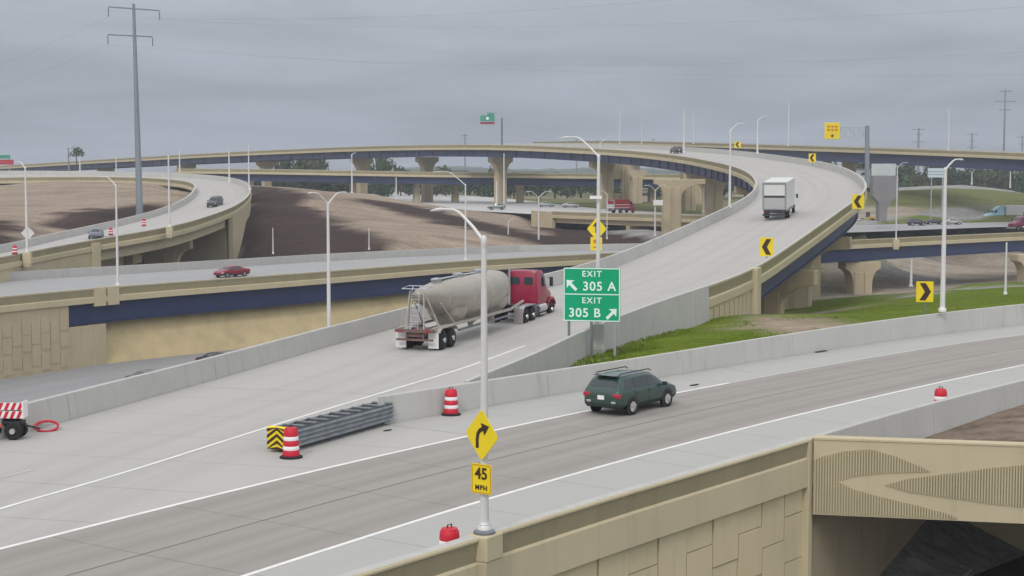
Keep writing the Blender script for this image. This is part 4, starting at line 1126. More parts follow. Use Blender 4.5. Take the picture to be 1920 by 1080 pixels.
lamp(1282, 286, 335, 208, 0, 'pale pole on the flyover above the dark distant car', r=.16)
lamp(1420, 288, 300, 226, 20, 'pale light pole with a raised arm on the outer side of the flyover curve', r=.16, yaw=.3)
lamp(1478, 274, 470, 192, 0, 'thin tall pale pole on the upper flyover left of the yellow overhead sign', r=.17)
lamp(1778, 283, 400, 206, 0, 'faint tall pale pole on the upper flyover right of the overhead sign mast', r=.14)
lamp(1162, 270, 500, 207, 0, 'faint tall pale pole above the middle of the flyover', r=.18)
lamp(1300, 270, 560, 214, 0, 'faint pale pole close right of the pole above the distant car', r=.17)
lamp(1203, 270, 600, 232, 0, 'shortest faint pale pole on the skyline of the upper flyover', r=.18)
lamp(660, 362, 352, 290, 8, 'pale light pole between the first two flared piers of the flyover', r=.17, yaw=.3)
lamp(743, 375, 380, 333, 0, 'short pale pole on the crest of the dirt mound', r=.17)
lamp(945, 382, 392, 288, 0, 'pale pole right of the middle flared pier', r=.17)
lamp(931, 386, 380, 340, 0, 'short greenish pole next to the pale one above the parked car', r=.16)
lamp(1680, 449, 268, 314, 22, 'pale light pole on the right bridge parapet beside the grey flared pier', pedestal=(1.1, 1.3), r=.11, yaw=.4)
lamp(1885, 552, 142, 456, 0, 'short pale pole on the grass in front of the right bridge', r=.10)
lamp(1708, 537, 250, 487, 0, 'pale post on the sand behind the right bridge', r=.20, name='post')
lamp(337, 322, 400, 280, 0, 'faint pale pole at the far end of the loop ramp', r=.17)
lamp(150, 321, 402, 297, 0, 'faint short pole on the far left part of the loop ramp', r=.17)
lamp(218, 321, 400, 292, 0, 'faint pale pole left of the grey steel power pole', r=.14)
lamp(1320, 398, 330, 348, 0, 'faint pale pole right of the tall fluted pier', r=.16)
lamp(1894, 352, 520, 322, 0, 'tiny pale pole under the upper flyover near its right-hand pier', r=.2)
lamp(1822, 346, 520, 322, 0, 'tiny pale pole under the upper flyover left of its right-hand pier', r=.2)
# pedestal bump-out under the main pole
m = MB(); b0 = mbase; i = nearest(wallp, b0); n = frames(wallp)[i][1]; rz_ = math.atan2(n.y, n.x)
m.box((.0, 0, -.32), (.60, .74, .64)); m.box((-.03, 0, -.90), (.50, .62, .52), taper=1.22); pd = m.build('pedestal', BEIGE, main, bevel=.04); pd.rotation_euler = (0, 0, rz_); pd.location = (n.x * .02, n.y * .02, -.01)
m = MB(); m.lathe((0, 0, 0), [(.27, .0), (.27, .05), (.16, .10), (.15, .22)], 16); m.build('base_plate', GALVD, main)
# guard wire beside it

# ================================================================== SIGNS
def plate(mb, outline, M, t=.02, y=0.0, mi=0):
    n = len(outline); vs = []
    for yy in (y, y + t):
        for a, c in outline: vs.append(M @ Vector((a, yy, c)))
    mb.add(vs, [tuple(range(n - 1, -1, -1)), tuple(range(n, 2 * n))] + [(i, (i + 1) % n, n + (i + 1) % n, n + i) for i in range(n)], mi)
def rrect(w, h, r=.04, k=4, cx=0, cz=0):
    out = []
    for sx, sz, a0 in ((1, 1, 0), (-1, 1, 90), (-1, -1, 180), (1, -1, 270)):
        for i in range(k + 1):
            a = math.radians(a0 + 90 * i / k); out.append((cx + sx * (w / 2 - r) + r * math.cos(a), cz + sz * (h / 2 - r) + r * math.sin(a)))
    return out
I3 = Matrix.Identity(3)
def text(s, size, loc, parent, m, name='lettering', xs=1.0, track=1.0):
    cu = bpy.data.curves.new('lettering', 'FONT'); cu.body = s; cu.size = size; cu.align_x = 'CENTER'; cu.align_y = 'CENTER'; cu.extrude = .004; cu.offset = size * .018
    cu.space_character = track
    tmp = bpy.data.objects.new('lettering_tmp', cu); COL.objects.link(tmp)
    dg = bpy.context.evaluated_depsgraph_get(); me = bpy.data.meshes.new_from_object(tmp.evaluated_get(dg))
    bpy.data.objects.remove(tmp); me.materials.clear(); me.materials.append(m)
    R = Matrix.Rotation(math.pi / 2, 4, 'X'); me.transform(Matrix.Diagonal((xs, 1, 1, 1))); me.transform(R)
    o = bpy.data.objects.new(name, me); COL.objects.link(o); o.parent = parent; o.location = loc
    return o
def diamond(w, h, r=.06): 
    pts = [(w / 2, 0), (0, h / 2), (-w / 2, 0), (0, -h / 2)]; out = []
    for i, p in enumerate(pts):
        a = pts[i - 1]; c = pts[(i + 1) % 4]
        for q in (a, c):
            L = math.hypot(q[0] - p[0], q[1] - p[1]); out.append((p[0] + (q[0] - p[0]) * r / L, p[1] + (q[1] - p[1]) * r / L))
    return out
# big exit sign
c = (PZ(1066, 668, -.35) + PZ(1152, 666, -.35)) / 2
es = thing('exit_sign', 'green exit 305 A and 305 B sign on three posts in the grass', 'road sign', (c.x, c.y, -.35), rz=-.20)
sc_ = c.y / F; zt = PD(1108, 502, c.y).z + .35; zb = PD(1108, 603, c.y).z + .35; H_s = zt - zb; W_s = 106 * sc_ / math.cos(.20)
zm = (zt + zb) / 2
mb = MB(); plate(mb, rrect(W_s, H_s, .12, cz=zm), I3, .04, -.02); mb.build('sign_panel', SIGNG, es)
mb = MB()
for (x0, z0, x1, z1) in ((-W_s / 2, zt, W_s / 2, zt), (-W_s / 2, zb, W_s / 2, zb), (-W_s / 2, zb, -W_s / 2, zt), (W_s / 2, zb, W_s / 2, zt), (-W_s / 2, zm + .02, W_s / 2, zm + .02)):
    s_ = .045; ix = s_ if x0 < 0 else -s_
    mb.box(((x0 + x1) / 2 + (0 if x0 != x1 else ix), -.028, (z0 + z1) / 2 + (0 if z0 != z1 else (-s_ if z0 == zt else (s_ if z0 == zb else 0)))), (max(.055, abs(x1 - x0) - .09), .012, max(.055, abs(z1 - z0) - .09)))
mb.build('sign_border', SIGNW, es)
text('EXIT', .46, (.0, -.03, zt - .36), es, SIGNW, track=1.25); text('305 A', .70, (.42, -.03, zt - 1.06), es, SIGNW, track=1.12)
text('EXIT', .46, (.0, -.03, zm - .34), es, SIGNW, track=1.25); text('305 B', .70, (-.40, -.03, zm - 1.04), es, SIGNW, track=1.12)
def arrow(mb, cx, cz, ang, L, y, t=.012, w=.17, hw=.30, hl=.30):
    ca, sa = math.cos(ang), math.sin(ang)
    P = [(-L / 2, -w / 2), (L / 2 - hl, -w / 2), (L / 2 - hl - .04, -hw), (L / 2, 0), (L / 2 - hl - .04, hw), (L / 2 - hl, w / 2), (-L / 2, w / 2)]
    plate(mb, [(cx + a * ca - b * sa, cz + a * sa + b * ca) for a, b in P], I3, t, y)
mb = MB(); arrow(mb, -W_s / 2 + .46, zt - .98, math.radians(135), .80, -.034); mb.build('arrow', SIGNW, es)
mb = MB(); arrow(mb, W_s / 2 - .48, zm - 1.05, math.radians(45), .80, -.034); mb.build('arrow', SIGNW, es)
for k, px_ in enumerate((1066, 1108, 1152)):
    x = (px_ - 1109) * sc_ / math.cos(.2)
    mb = MB(); mb.box((x, .10, zt / 2 - .3), (.13, .16, zt + .4)); mb.build('post', GALVD if k < 2 else GALV, es)

# curve warning + 45 plate on the main pole
def on_pole(px, py, d): return PD(px, py, d)
cw = thing('curve_sign', 'yellow diamond sign with a curving arrow on the foreground pole', 'road sign', PD(903, 816, mbase.y - .2), rz=-.80)
mb = MB(); plate(mb, diamond(1.18, 1.28, .07), I3, .015); mb.build('sign_panel', SIGNY, cw)
mb = MB(); P = []
path = [(-.15, -.33), (-.155, -.14), (-.13, .02), (-.06, .11), (.05, .17)]
lft = []; rgt = []
for i, p in enumerate(path):
    a = path[max(i - 1, 0)]; c_ = path[min(i + 1, len(path) - 1)]; dx_, dz_ = c_[0] - a[0], c_[1] - a[1]; L = math.hypot(dx_, dz_)
    nx_, nz_ = -dz_ / L * .05, dx_ / L * .05; lft.append((p[0] + nx_, p[1] + nz_)); rgt.append((p[0] - nx_, p[1] - nz_))
plate(mb, rgt + lft[::-1], I3, .006, -.010)
plate(mb, [(.10, .005), (.27, .24), (-.03, .30), (.045, .17)], I3, .006, -.010); mb.build('arrow', SIGNK, cw)
mb = MB(); mb.box((0, .06, 0), (.06, .07, .9)); mb.build('bracket', GALVD, cw)
sp45 = thing('speed_plate', 'yellow advisory plate reading 45 MPH below the curve arrow diamond', 'road sign', PD(902.5, 898, mbase.y - .2), rz=-.62)
mb = MB(); plate(mb, rrect(.62, .74, .05), I3, .012); mb.build('sign_panel', SIGNY, sp45)
text('45', .40, (0, -.012, .12), sp45, SIGNK, xs=.95); text('MPH', .17, (0, -.012, -.22), sp45, SIGNK, xs=1.0, track=1.15)
mb = MB()
for x0, z0, w_, h_ in ((0, .34, .54, .012), (0, -.34, .54, .012), (-.28, 0, .012, .64), (.28, 0, .012, .64)): mb.box((x0, -.008, z0), (w_, .006, h_))
mb.build('sign_border', SIGNO, sp45)

def chevron(px, py, d, w, h, flip, label, rz=0.0, post=1.2):
    root = thing('chevron_sign', label, 'road sign', PD(px, py, d), rz=rz, group='yellow chevron signs')
    w = w * d / F; h = h * d / F
    mb = MB(); plate(mb, rrect(w, h, .05), I3, .015); mb.build('sign_panel', SIGNY, root)
    s = -1 if flip else 1; a = w * .5; t = w * .36
    P = [(-a * .62, h * .42), (-a * .62 + t, h * .42), (a * .72, 0), (-a * .62 + t, -h * .42), (-a * .62, -h * .42), (a * .72 - t, 0)]
    P = [(x * s, z) for x, z in P]; mb = MB()
    plate(mb, [P[0], P[1], P[2], P[5]], I3, .006, -.010); plate(mb, [P[5], P[2], P[3], P[4]], I3, .006, -.010); mb.build('chevron', SIGNK, root)
    mb = MB(); mb.box((0, .05, -h / 2 - post / 2 + .3), (.07, .06, post + .6)); mb.build('post', GALVD, root)
    return root
def rdist(px, path=R2R, far=False):
    return None
chevron(1438, 463, 131, 26, 35, True, 'yellow left-pointing chevron sign on the ramp parapet, nearest to the exit sign', rz=-.15, post=1.0)
chevron(1609, 378, 160, 22, 27, True, 'yellow left-pointing chevron sign at the outermost bend of the ramp', rz=-.2, post=.8)
chevron(1523, 296, 262, 13, 16, True, 'small yellow left-pointing chevron sign below the yellow overhead sign', rz=-.1, post=.8)
chevron(1383, 271, 320, 12, 11, True, 'tiny yellow chevron sign at the top of the flyover bend', rz=-.1, post=1.0)
chevron(1734, 547, 95.5, 32, 39, False, 'yellow right-pointing chevron sign above the long grey barrier', rz=-.05, post=1.0)
# second diamond
y2 = thing('turn_sign', 'yellow diamond arrow sign standing on the ramp barrier behind the pale pole', 'road sign', PD(1119, 429, 131), rz=-.15)
mb = MB(); plate(mb, diamond(1.72, 2.0, .1), I3, .015); mb.build('sign_panel', SIGNY, y2)
mb = MB(); plate(mb, [(-.12, -.35), (.02, -.35), (.02, .22), (-.12, .22)], I3, .006, -.01); plate(mb, [(-.34, .2), (.12, .2), (-.1, .6)], I3, .006, -.01); mb.build('arrow', SIGNK, y2)
mb = MB(); mb.box((0, .06, -1.3), (.1, .07, 3.6)); mb.build('post', GALVD, y2)
y3 = thing('speed_plate', 'small yellow plate mounted under the diamond arrow sign', 'road sign', PD(1118, 457, 130.9), rz=-.15)
mb = MB(); plate(mb, rrect(1.0, 1.15, .06), I3, .015); mb.build('sign_panel', SIGNY, y3)
mb = MB(); mb.box((0, -.01, .2), (.5, .006, .3)); mb.box((0, -.01, -.3), (.5, .006, .12)); mb.build('marking', SIGNO, y3)
# white diamond (back of a sign) on the loop
wd = thing('diamond_sign', 'white back of a diamond sign beside the loop ramp at the far left', 'road sign', PD(52, 437, 196), rz=.1)
mb = MB(); plate(mb, diamond(1.75, 1.75, .1), I3, .02); mb.build('sign_panel', mat('sign_back', (.6, .58, .56), rough=.5), wd)
mb = MB(); mb.box((0, .06, -1.5), (.1, .07, 3.2)); mb.build('post', GALVD, wd)

def truss(mb, a, b, h, n, r=.09):
    a = Vector(a); b = Vector(b)
    for z in (0, h):
        mb.tube([a + Vector((0, 0, z)), b + Vector((0, 0, z))], r, 6)
    for k in range(n):
        p = a.lerp(b, k / n); q = a.lerp(b, (k + 1) / n); 
        mb.tube([p + Vector((0, 0, 0 if k % 2 else h)), q + Vector((0, 0, h if k % 2 else 0))], r * .6, 5)
        mb.tube([q, q + Vector((0, 0, h))], r * .6, 5)
ys = thing('overhead_sign', 'yellow overhead sign on a grey cantilever mast beyond the ramp bend', 'road sign', PD(1626, 400, 300))
o0 = PD(1626, 400, 300)
def rel(px, py, d=300, o0=None): return PD(px, py, d) - o0
mb = MB(); mb.tube([rel(1626, 352, o0=o0), rel(1626, 236, o0=o0)], [.50, .42], 10); mb.build('mast', PYLON, ys, smooth=50)
mb = MB(); truss(mb, rel(1628, 257, o0=o0), rel(1576, 257, o0=o0), 2.0, 6, r=.07); mb.build('truss_arm', GALV, ys)
mb = MB(); q = rel(1560, 245.5, o0=o0); mb.box((q.x, -.25, q.z), (3.05, .12, 3.2)); mb.build('sign_panel', SIGNY, ys, bevel=.1)
mb = MB()
for z_ in (.85, .2): 
    for x_ in (-.75, 0, .75): mb.box((q.x + x_, -.335, q.z + z_), (.5, .03, .38))
mb.build('marking', SIGNO, ys)
mb = MB(); arrow(mb, q.x, q.z - .95, -math.pi / 2, .7, -.34, .03, .2, .42, .4); mb.build('arrow', SIGNK, ys)
gs = thing('overhead_sign', 'small green overhead sign with a red strip on a cantilever above the flyover', 'road sign', PD(941, 268, 447)); o1 = PD(941, 268, 447)
mb = MB(); mb.tube([(0, 0, -1), PD(941, 221, 447) - o1], [.30, .26], 8); mb.build('mast', GALVD, gs)
mb = MB(); truss(mb, PD(941, 228, 447) - o1, PD(926, 228, 447) - o1, 1.0, 3, r=.07); mb.build('truss_arm', GALV, gs)
mb = MB(); q = PD(914, 222, 447) - o1; mb.box((q.x, -.2, q.z), (4.2, .12, 1.7)); q2_ = PD(920, 215, 447) - o1; mb.box((q2_.x, -.2, q2_.z + .1), (2.1, .12, .9)); mb.build('sign_panel', SIGNGF, gs)
mb = MB(); mb.box((q.x, -.2, q.z - 1.35), (4.2, .12, .7)); mb.build('red_strip', mat('dark_red_panel', (.25, .03, .06)), gs)
mb = MB(); mb.box((q.x, -.28, q.z), (.7, .03, .8)); mb.build('marking', SIGNW, gs)
gl_ = thing('overhead_sign', 'green and red sign boards at the far left edge above the flyover', 'road sign', PD(8, 320, 480)); o2 = PD(8, 320, 480)
mb = MB(); q = PD(6, 294, 480) - o2; mb.box((q.x, 0, q.z), (4.4, .15, 1.2)); mb.build('sign_panel', SIGNGF, gl_)
mb = MB(); q = PD(9, 304, 480) - o2; mb.box((q.x, -.05, q.z), (5.6, .15, 1.6)); mb.build('red_strip', mat('sign_red', (.42, .04, .05)), gl_)
mb = MB(); 
for k in (-1.6, 1.6): mb.box((k, .2, -1), (.25, .25, 10))
mb.build('post', GALV, gl_)
ws = thing('guide_sign', 'pale white-blue sign panel behind the pale pole under the upper flyover', 'road sign', PD(1757, 345, 330)); o3 = PD(1757, 345, 330)
mb = MB(); q = PD(1757, 324, 330) - o3; mb.box((q.x, 0, q.z), (4.0, .1, 2.0)); mb.build('sign_panel', mat('sign_pale', (.52, .60, .64), rough=.5), ws)
mb = MB()
for z_ in (-.35, .25): mb.box((q.x, -.06, q.z + z_), (4.0, .02, .12))
mb.build('panel_seam', GALVD, ws)
mb = MB(); mb.box((1.2, .1, -3), (.2, .2, 9)); mb.box((-1.2, .1, -3), (.2, .2, 9)); mb.build('post', GALV, ws)
# flared pier carrying a white ribbed panel
fp = thing('flared_pier', 'grey flared pier carrying a white ribbed panel beyond the ramp bend', 'bridge pier', PD(1655, 410, 345)); o4 = PD(1655, 410, 345)
def rq(px, py): v = PD(px, py, 345) - o4; return (v.x, v.z)
mb = MB(); mb.prism([rq(1634, 330), rq(1682, 330), rq(1681, 372), rq(1668, 376), rq(1661, 390), rq(1660, 415), rq(1645, 415), rq(1645, 380), rq(1634, 368)], -1.6, 1.6, 'XZ'); mb.build('pier_head', mat('grey_pier', (.22, .21, .21), noise=.15, nscale=.4), fp, bevel=.1)
mb = MB(); a_ = rq(1634, 329.5); c_ = rq(1679, 307); mb.box(((a_[0] + c_[0]) / 2, 0, (a_[1] + c_[1]) / 2), (c_[0] - a_[0], .6, c_[1] - a_[1]))
for k in range(9): mb.box((a_[0] + (k + .5) * (c_[0] - a_[0]) / 9, -.36, (a_[1] + c_[1]) / 2), (.28, .14, c_[1] - a_[1] - .1))
mb.build('ribbed_panel', mat('white_panel', (.52, .56, .55), rough=.6, noise=.08), fp)

# ================================================================== BARRELS
def barrel(px, py, d_or_z, label, byz=True):
    b = PZ(px, py, d_or_z) if byz else PD(px, py, d_or_z)
    root = thing('traffic_barrel', label, 'traffic drum', b, rz=random.uniform(0, 3), group='red and white traffic drums')
    mb = MB(); mb.lathe((0, 0, 0), [(.40, 0), (.40, .05), (.31, .09)], 24); mb.build('rubber_base', RUBBER, root, smooth=40)
    R0, R1_, H0 = .295, .23, 1.02; bands = [(0, .22, 0), (.22, .36, 1), (.36, .55, 0), (.55, .69, 1), (.69, .92, 0)]
    mb = MB()
    for a, c_, k in bands:
        r1 = R0 + (R1_ - R0) * a; r2 = R0 + (R1_ - R0) * c_
        mb.lathe((0, 0, .06), [(r1, a * H0 + .004), (r1 + .008, a * H0 + .03), (r2 + .008, c_ * H0 - .02), (r2 - .004, c_ * H0)], 24, mi=k)
    mb.lathe((0, 0, .06), [(.22, .92 * H0), (.20, H0 - .02), (.10, H0)], 20, mi=0); mb.build('drum', [RED, WHITE], root, smooth=40)
    mb = MB(); mb.tube([(-.09, 0, H0 + .04), (-.07, 0, H0 + .13), (.07, 0, H0 + .13), (.09, 0, H0 + .04)], .02, 6); mb.build('handle', BLACK, root)
barrel(846, 778, 0, 'red and white traffic drum standing against the gore barrier')
barrel(546, 858, 0, 'red and white traffic drum beside the chevron face of the crash cushion')
barrel(843, 1068, 0, 'traffic drum behind the beige parapet, left of the foreground pole foot')
barrel(1763, 777, 0, 'traffic drum half hidden behind the grey barrier at the right')
barrel(28, 477, 180, 'small traffic drum on the loop ramp at the far left edge', False)
barrel(208, 441, 222, 'small traffic drum on the loop ramp behind the grey car', False)
barrel(270, 424, 226, 'small pale traffic drum at the foot of the steel power pole', False)

# ================================================================== CRASH CUSHION
n0 = PZ(528, 846, 0); n1 = PZ(716, 794, 0); dv = n1 - n0; Lc = dv.length; ac = math.atan2(dv.y, dv.x)
cc_ = thing('crash_cushion', 'long ribbed grey steel crash cushion with a black and yellow chevron face', 'crash cushion', n0, rz=ac)
Wc = .88; ny_ = .0
nb = 9; bl = Lc / nb
for side in (-1, 1):
    for k in range(nb):
        mb = MB(); x0 = k * bl - .05; x1 = (k + 1) * bl + .16
        y = side * (Wc / 2 + .012 * (nb - k) * .6)
        prof = []
        for j in range(25):
            t = j / 24; z = .16 + .66 * t; prof.append((y + side * .045 * math.sin(t * math.pi * 2 * 4), z))
        vs = [(x0, a, z) for a, z in prof] + [(x1, a, z) for a, z in prof] + [(x1, a - side * .012, z) for a, z in prof] + [(x0, a - side * .012, z) for a, z in prof]
        n_ = 25; fs = []
        for q in range(4):
            for j in range(n_ - 1): fs.append((q * n_ + j, q * n_ + j + 1, ((q + 1) % 4) * n_ + j + 1, ((q + 1) % 4) * n_ + j))
        mb.add(vs, fs); mb.build('fender_panel', CUSH, cc_, smooth=60)
for k in range(nb + 1):
    mb = MB(); mb.box((k * bl + .04, 0, .48), (.06, Wc - .04, .64)); mb.box((k * bl + .04, 0, .83), (.14, Wc - .02, .05)); mb.build('diaphragm', CUSH, cc_)
for k in range(nb):
    mb = MB(); mb.box(((k + .5) * bl + .04, 0, .52), (bl * .62, Wc * .62, .50), mi=0); mb.build('cartridge', mat('cartridge_black', (.05, .055, .06), rough=.6) if k == 0 else bpy.data.materials['cartridge_black'], cc_, bevel=.03)
mb = MB(); mb.box((Lc / 2, 0, .05), (Lc, .3, .09)); mb.build('ground_rail', GALVD, cc_)
nf = MB(); nf.box((-.16, 0, .50), (.22, Wc + .02, .84)); nf.build('nose_block', SIGNY, cc_, bevel=.08)
mb = MB()
for k in range(-1, 5):
    z0 = .10 + k * .24
    for s in (-1, 1):
        def clipz(z): return max(.10, min(.90, z))
        P = [(0, clipz(z0 + .34)), (0, clipz(z0 + .22)), (s * .43, clipz(z0 - .10)), (s * .43, clipz(z0 + .02))]
        if abs(P[0][1] - P[1][1]) + abs(P[2][1] - P[3][1]) < .02: continue
        mb.prism([(a, z) for a, z in P], -.285, -.277, 'YZ')
mb.build('chevron_stripes', SIGNK, cc_)

# ================================================================== STRIPED BARRICADE AT THE LEFT EDGE
b0 = PZ(46, 822, 0)
bt_ = thing('barricade_trailer', 'red and white striped barricade trailer with dark tyres at the left edge', 'trailer', b0, rz=-.04)
mb = MB(); mb.box((-.72, .05, .62), (1.4, .4, .12)); mb.box((-.72, .05, .45), (1.3, .12, .2)); mb.build('frame', BLACK, bt_)
for r_, z_ in enumerate((.92, 1.22)):
    mb = MB(); mb.box((-.75, -.18 + r_ * .12, z_), (1.5, .04, .27)); bd = mb.build('board', WHITE, bt_)
    mb = MB()
    for k in range(6):
        x = -1.48 + k * .25; mb.prism([(x, z_ - .132), (x + .13, z_ - .132), (x + .25, z_ + .132), (x + .12, z_ + .132)], -.206 + r_ * .12, -.201 + r_ * .12, 'XZ')
    mb.build('stripe', RED, bd)
mb = MB(); mb.box((.02, .05, 1.1), (.05, .5, .62)); mb.build('end_board', WHITE, bt_)
mb = MB(); mb.box((-.75, .1, .86), (1.2, .3, .36)); mb.build('engine_box', BLACK, bt_, bevel=.04)
def wheel(parent, x, y, r, w, rimm=RIM, rr=.62, dish=.0, z=None, spokes=True):
    s = 1 if y > 0 else -1; z = r if z is None else z
    mb = MB(); mb.lathe((x, y, z), [(r * .55, -w / 2), (r * .93, -w / 2), (r, -w * .36), (r, w * .36), (r * .93, w / 2), (r * .55, w / 2)], 28, axis='Y'); t = mb.build('wheel', RUBBER, parent, smooth=40)
    mb = MB(); yo = y + s * (w / 2 + .004)
    if spokes:
        mb.lathe((x, yo - s * .06, z), [(r * rr * .98, -.01), (r * rr * .98, .01)], 24, mi=1, axis='Y')
        mb.lathe((x, yo, z), [(r * rr, -.01), (r * rr, .01), (r * rr * .88, .012), (r * rr * .88, -.012)], 24, axis='Y')
        for k in range(5):
            a = k * 2 * math.pi / 5 + .3; mb.bar((x, yo, z), (x + math.cos(a) * r * rr * .93, yo, z + math.sin(a) * r * rr * .93), .03, r * .26, up=Vector((0, 1, 0)))
        mb.lathe((x, yo, z), [(r * .16, -.02), (r * .16, .02)], 12, axis='Y')
    else:
        mb.lathe((x, yo - s * .02, z), [(r * rr, -.012), (r * rr, .012)], 24, axis='Y')
        mb.lathe((x, yo + s * .02, z), [(r * rr * .55, -.05), (r * rr * .5, .05)] if s > 0 else [(r * rr * .5, -.05), (r * rr * .55, .05)], 16, axis='Y')
    mb.build('rim', [rimm, BLACK], t, smooth=40)
    return t
wheel(bt_, -.30, -.28, .33, .24, spokes=False); wheel(bt_, -1.1, -.28, .33, .24, spokes=False); wheel(bt_, -.30, .25, .33, .24, spokes=False); wheel(bt_, -1.1, .25, .33, .24, spokes=False)
mb = MB(); mb.bar((0, .05, .5), (.55, .15, .35), .07, .07); mb.build('tow_bar', BLACK, bt_)
mb = MB(); mb.box((-.9, -.25, .52), (.3, .06, .14)); mb.build('lamp', mat('orange_lamp', (.7, .12, .05)), bt_)
h0 = PZ(88, 806, 0); hs_ = MB(); pts = [(math.cos(a) * .42, math.sin(a) * .42, .16) for a in [k * math.pi / 12 for k in range(25)]]
hs_.tube(pts, .05, 8, cap=False); o = hs_.build('coupling_ring', RED, smooth=60); o.location = h0; o.rotation_euler = (.32, .1, 0)
tag(o, 'red ring leaning on the ground just right of the striped barricade', 'ring')

for nm, lab, px, py, dd, w, h in (('white_plate', 'small white plate across the pale pole behind the exit sign', 1117, 370, 86.2, 22, 6), ('white_plate', 'white plate on the small twin-arm light pole left of the tall fluted pier', 1234, 380, 284.5, 18, 10)):
    p = PD(px, py, dd); mb = MB(); mb.box((0, 0, 0), (w * dd / F, .05, h * dd / F)); o = mb.build(nm, WHITE); o.location = p; tag(o, lab, 'plate')

for x, y, s_, lab in ((1537, 659, .55, 'dark drain grate in the shoulder beside the long grey barrier'), (1302, 722, .35, 'scrap of black rubber on the lane line ahead of the green wagon'), (727, 807, .22, 'small dark scrap on the pavement beside the rear end of the crash cushion')):
    p = PZ(x, y, .012); mb = MB(); P = [(math.cos(k * .7) * s_ * (1 + .3 * math.sin(k * 2.3)), math.sin(k * .7) * s_ * .35) for k in range(9)] if s_ < .5 else [(-s_, -.22), (s_, -.22), (s_, .22), (-s_, .22)]
    mb.prism(P, 0, .02, 'XY')
    if s_ > .5:
        for k in range(6): mb.box((-s_ + .13 + k * .17, 0, .026), (.05, .4, .014))
    o = mb.build('drain_grate' if s_ > .5 else 'rubber_scrap', RUBBER if s_ < .5 else BLACK); o.location = p; o.rotation_euler = (0, 0, .85); tag(o, lab, 'drain' if s_ > .5 else 'debris')

# ================================================================== VEHICLES
def paint(name, col, rough=.32, coat=.5, metal=.25): return mat(name, col, rough=rough, coat=coat, metal=metal)
def loft(mb, st, zc=.18, seg=2):
    """st: (x, half width, sill z, belt z, roof z, roof half width); returns ring points"""
    rings = []
    for x, w, zs, zb, zr, wr in st:
        h = [(w * .86, zs), (w * .98, zs + zc * .6), (w, zs + zc), (w * 1.005, (zs + zc + zb) / 2), (w * .975, zb - .04), (w * .95, zb), (w * .95 + (wr - w * .95) * .86, zb + (zr - zb) * .88), (wr * .9, zr - .012), (wr * .5, zr + .012)]
        ring = [(x, y, z) for y, z in h] + [(x, 0, zr + .018)] + [(x, -y, z) for y, z in h[::-1]]
        rings.append(ring)
    n = len(rings[0]); vs = [v for r in rings for v in r]; fs = []; ms = []
    b = len(mb.v); mb.v += vs
    for i in range(len(rings) - 1):
        for k in range(n):
            mb.f.append((b + i * n + k, b + i * n + (k + 1) % n, b + (i + 1) * n + (k + 1) % n, b + (i + 1) * n + k)); mb.m.append(1 if (k in (0, 1, n - 2, n - 3, n - 1)) else 0)
    mb.f.append(tuple(b + k for k in range(n))); mb.m.append(0); mb.f.append(tuple(b + (len(rings) - 1) * n + k for k in range(n - 1, -1, -1))); mb.m.append(0)
    return rings
def interp(st, x):
    for a, c in zip(st, st[1:]):
        if a[0] <= x <= c[0]:
            t = (x - a[0]) / (c[0] - a[0]); return tuple(a[k] + (c[k] - a[k]) * t for k in range(6))
    return st[-1]
def side_glass(mb, st, x0, x1, lo=.10, hi=.80, n=4, shear0=0, shear1=0, sides=(-1, 1)):
    """one pane on each side following the greenhouse"""
    for s in sides:
        vs = []
        for j in (0, 1):
            f = lo if j == 0 else hi
            for i in range(n + 1):
                x = x0 + (x1 - x0) * i / n + (shear0 * (1 - i / n) + shear1 * i / n) * (f - lo)
                _, w, zs, zb, zr, wr = interp(st, x)
                y = w * .95 + (wr - w * .95) * f; z = zb + (zr - zb) * f
                vs.append((x, s * (y + .012), z + .004))
        mb.add(vs, [(i, i + 1, n + 2 + i, n + 1 + i) for i in range(n)])
def cross_glass(mb, st, xa, xb, fa=.12, fb=.88, n=6, wk=.86):
    """windscreen or rear window between stations xa (low) and xb (high)"""
    A = interp(st, xa + (xb - xa) * fa); B = interp(st, xa + (xb - xa) * fb); vs = []
    for S in (A, B):
        for i in range(n + 1):
            t = -1 + 2 * i / n; y = t * (S[5] * wk if True else 0); z = S[4] + .018 - .03 * abs(t) ** 2
            vs.append((S[0] + (.02 if xb < xa else -.02) * 0, y, z + .016))
    mb.add(vs, [(i, i + 1, n + 2 + i, n + 1 + i) for i in range(n)])
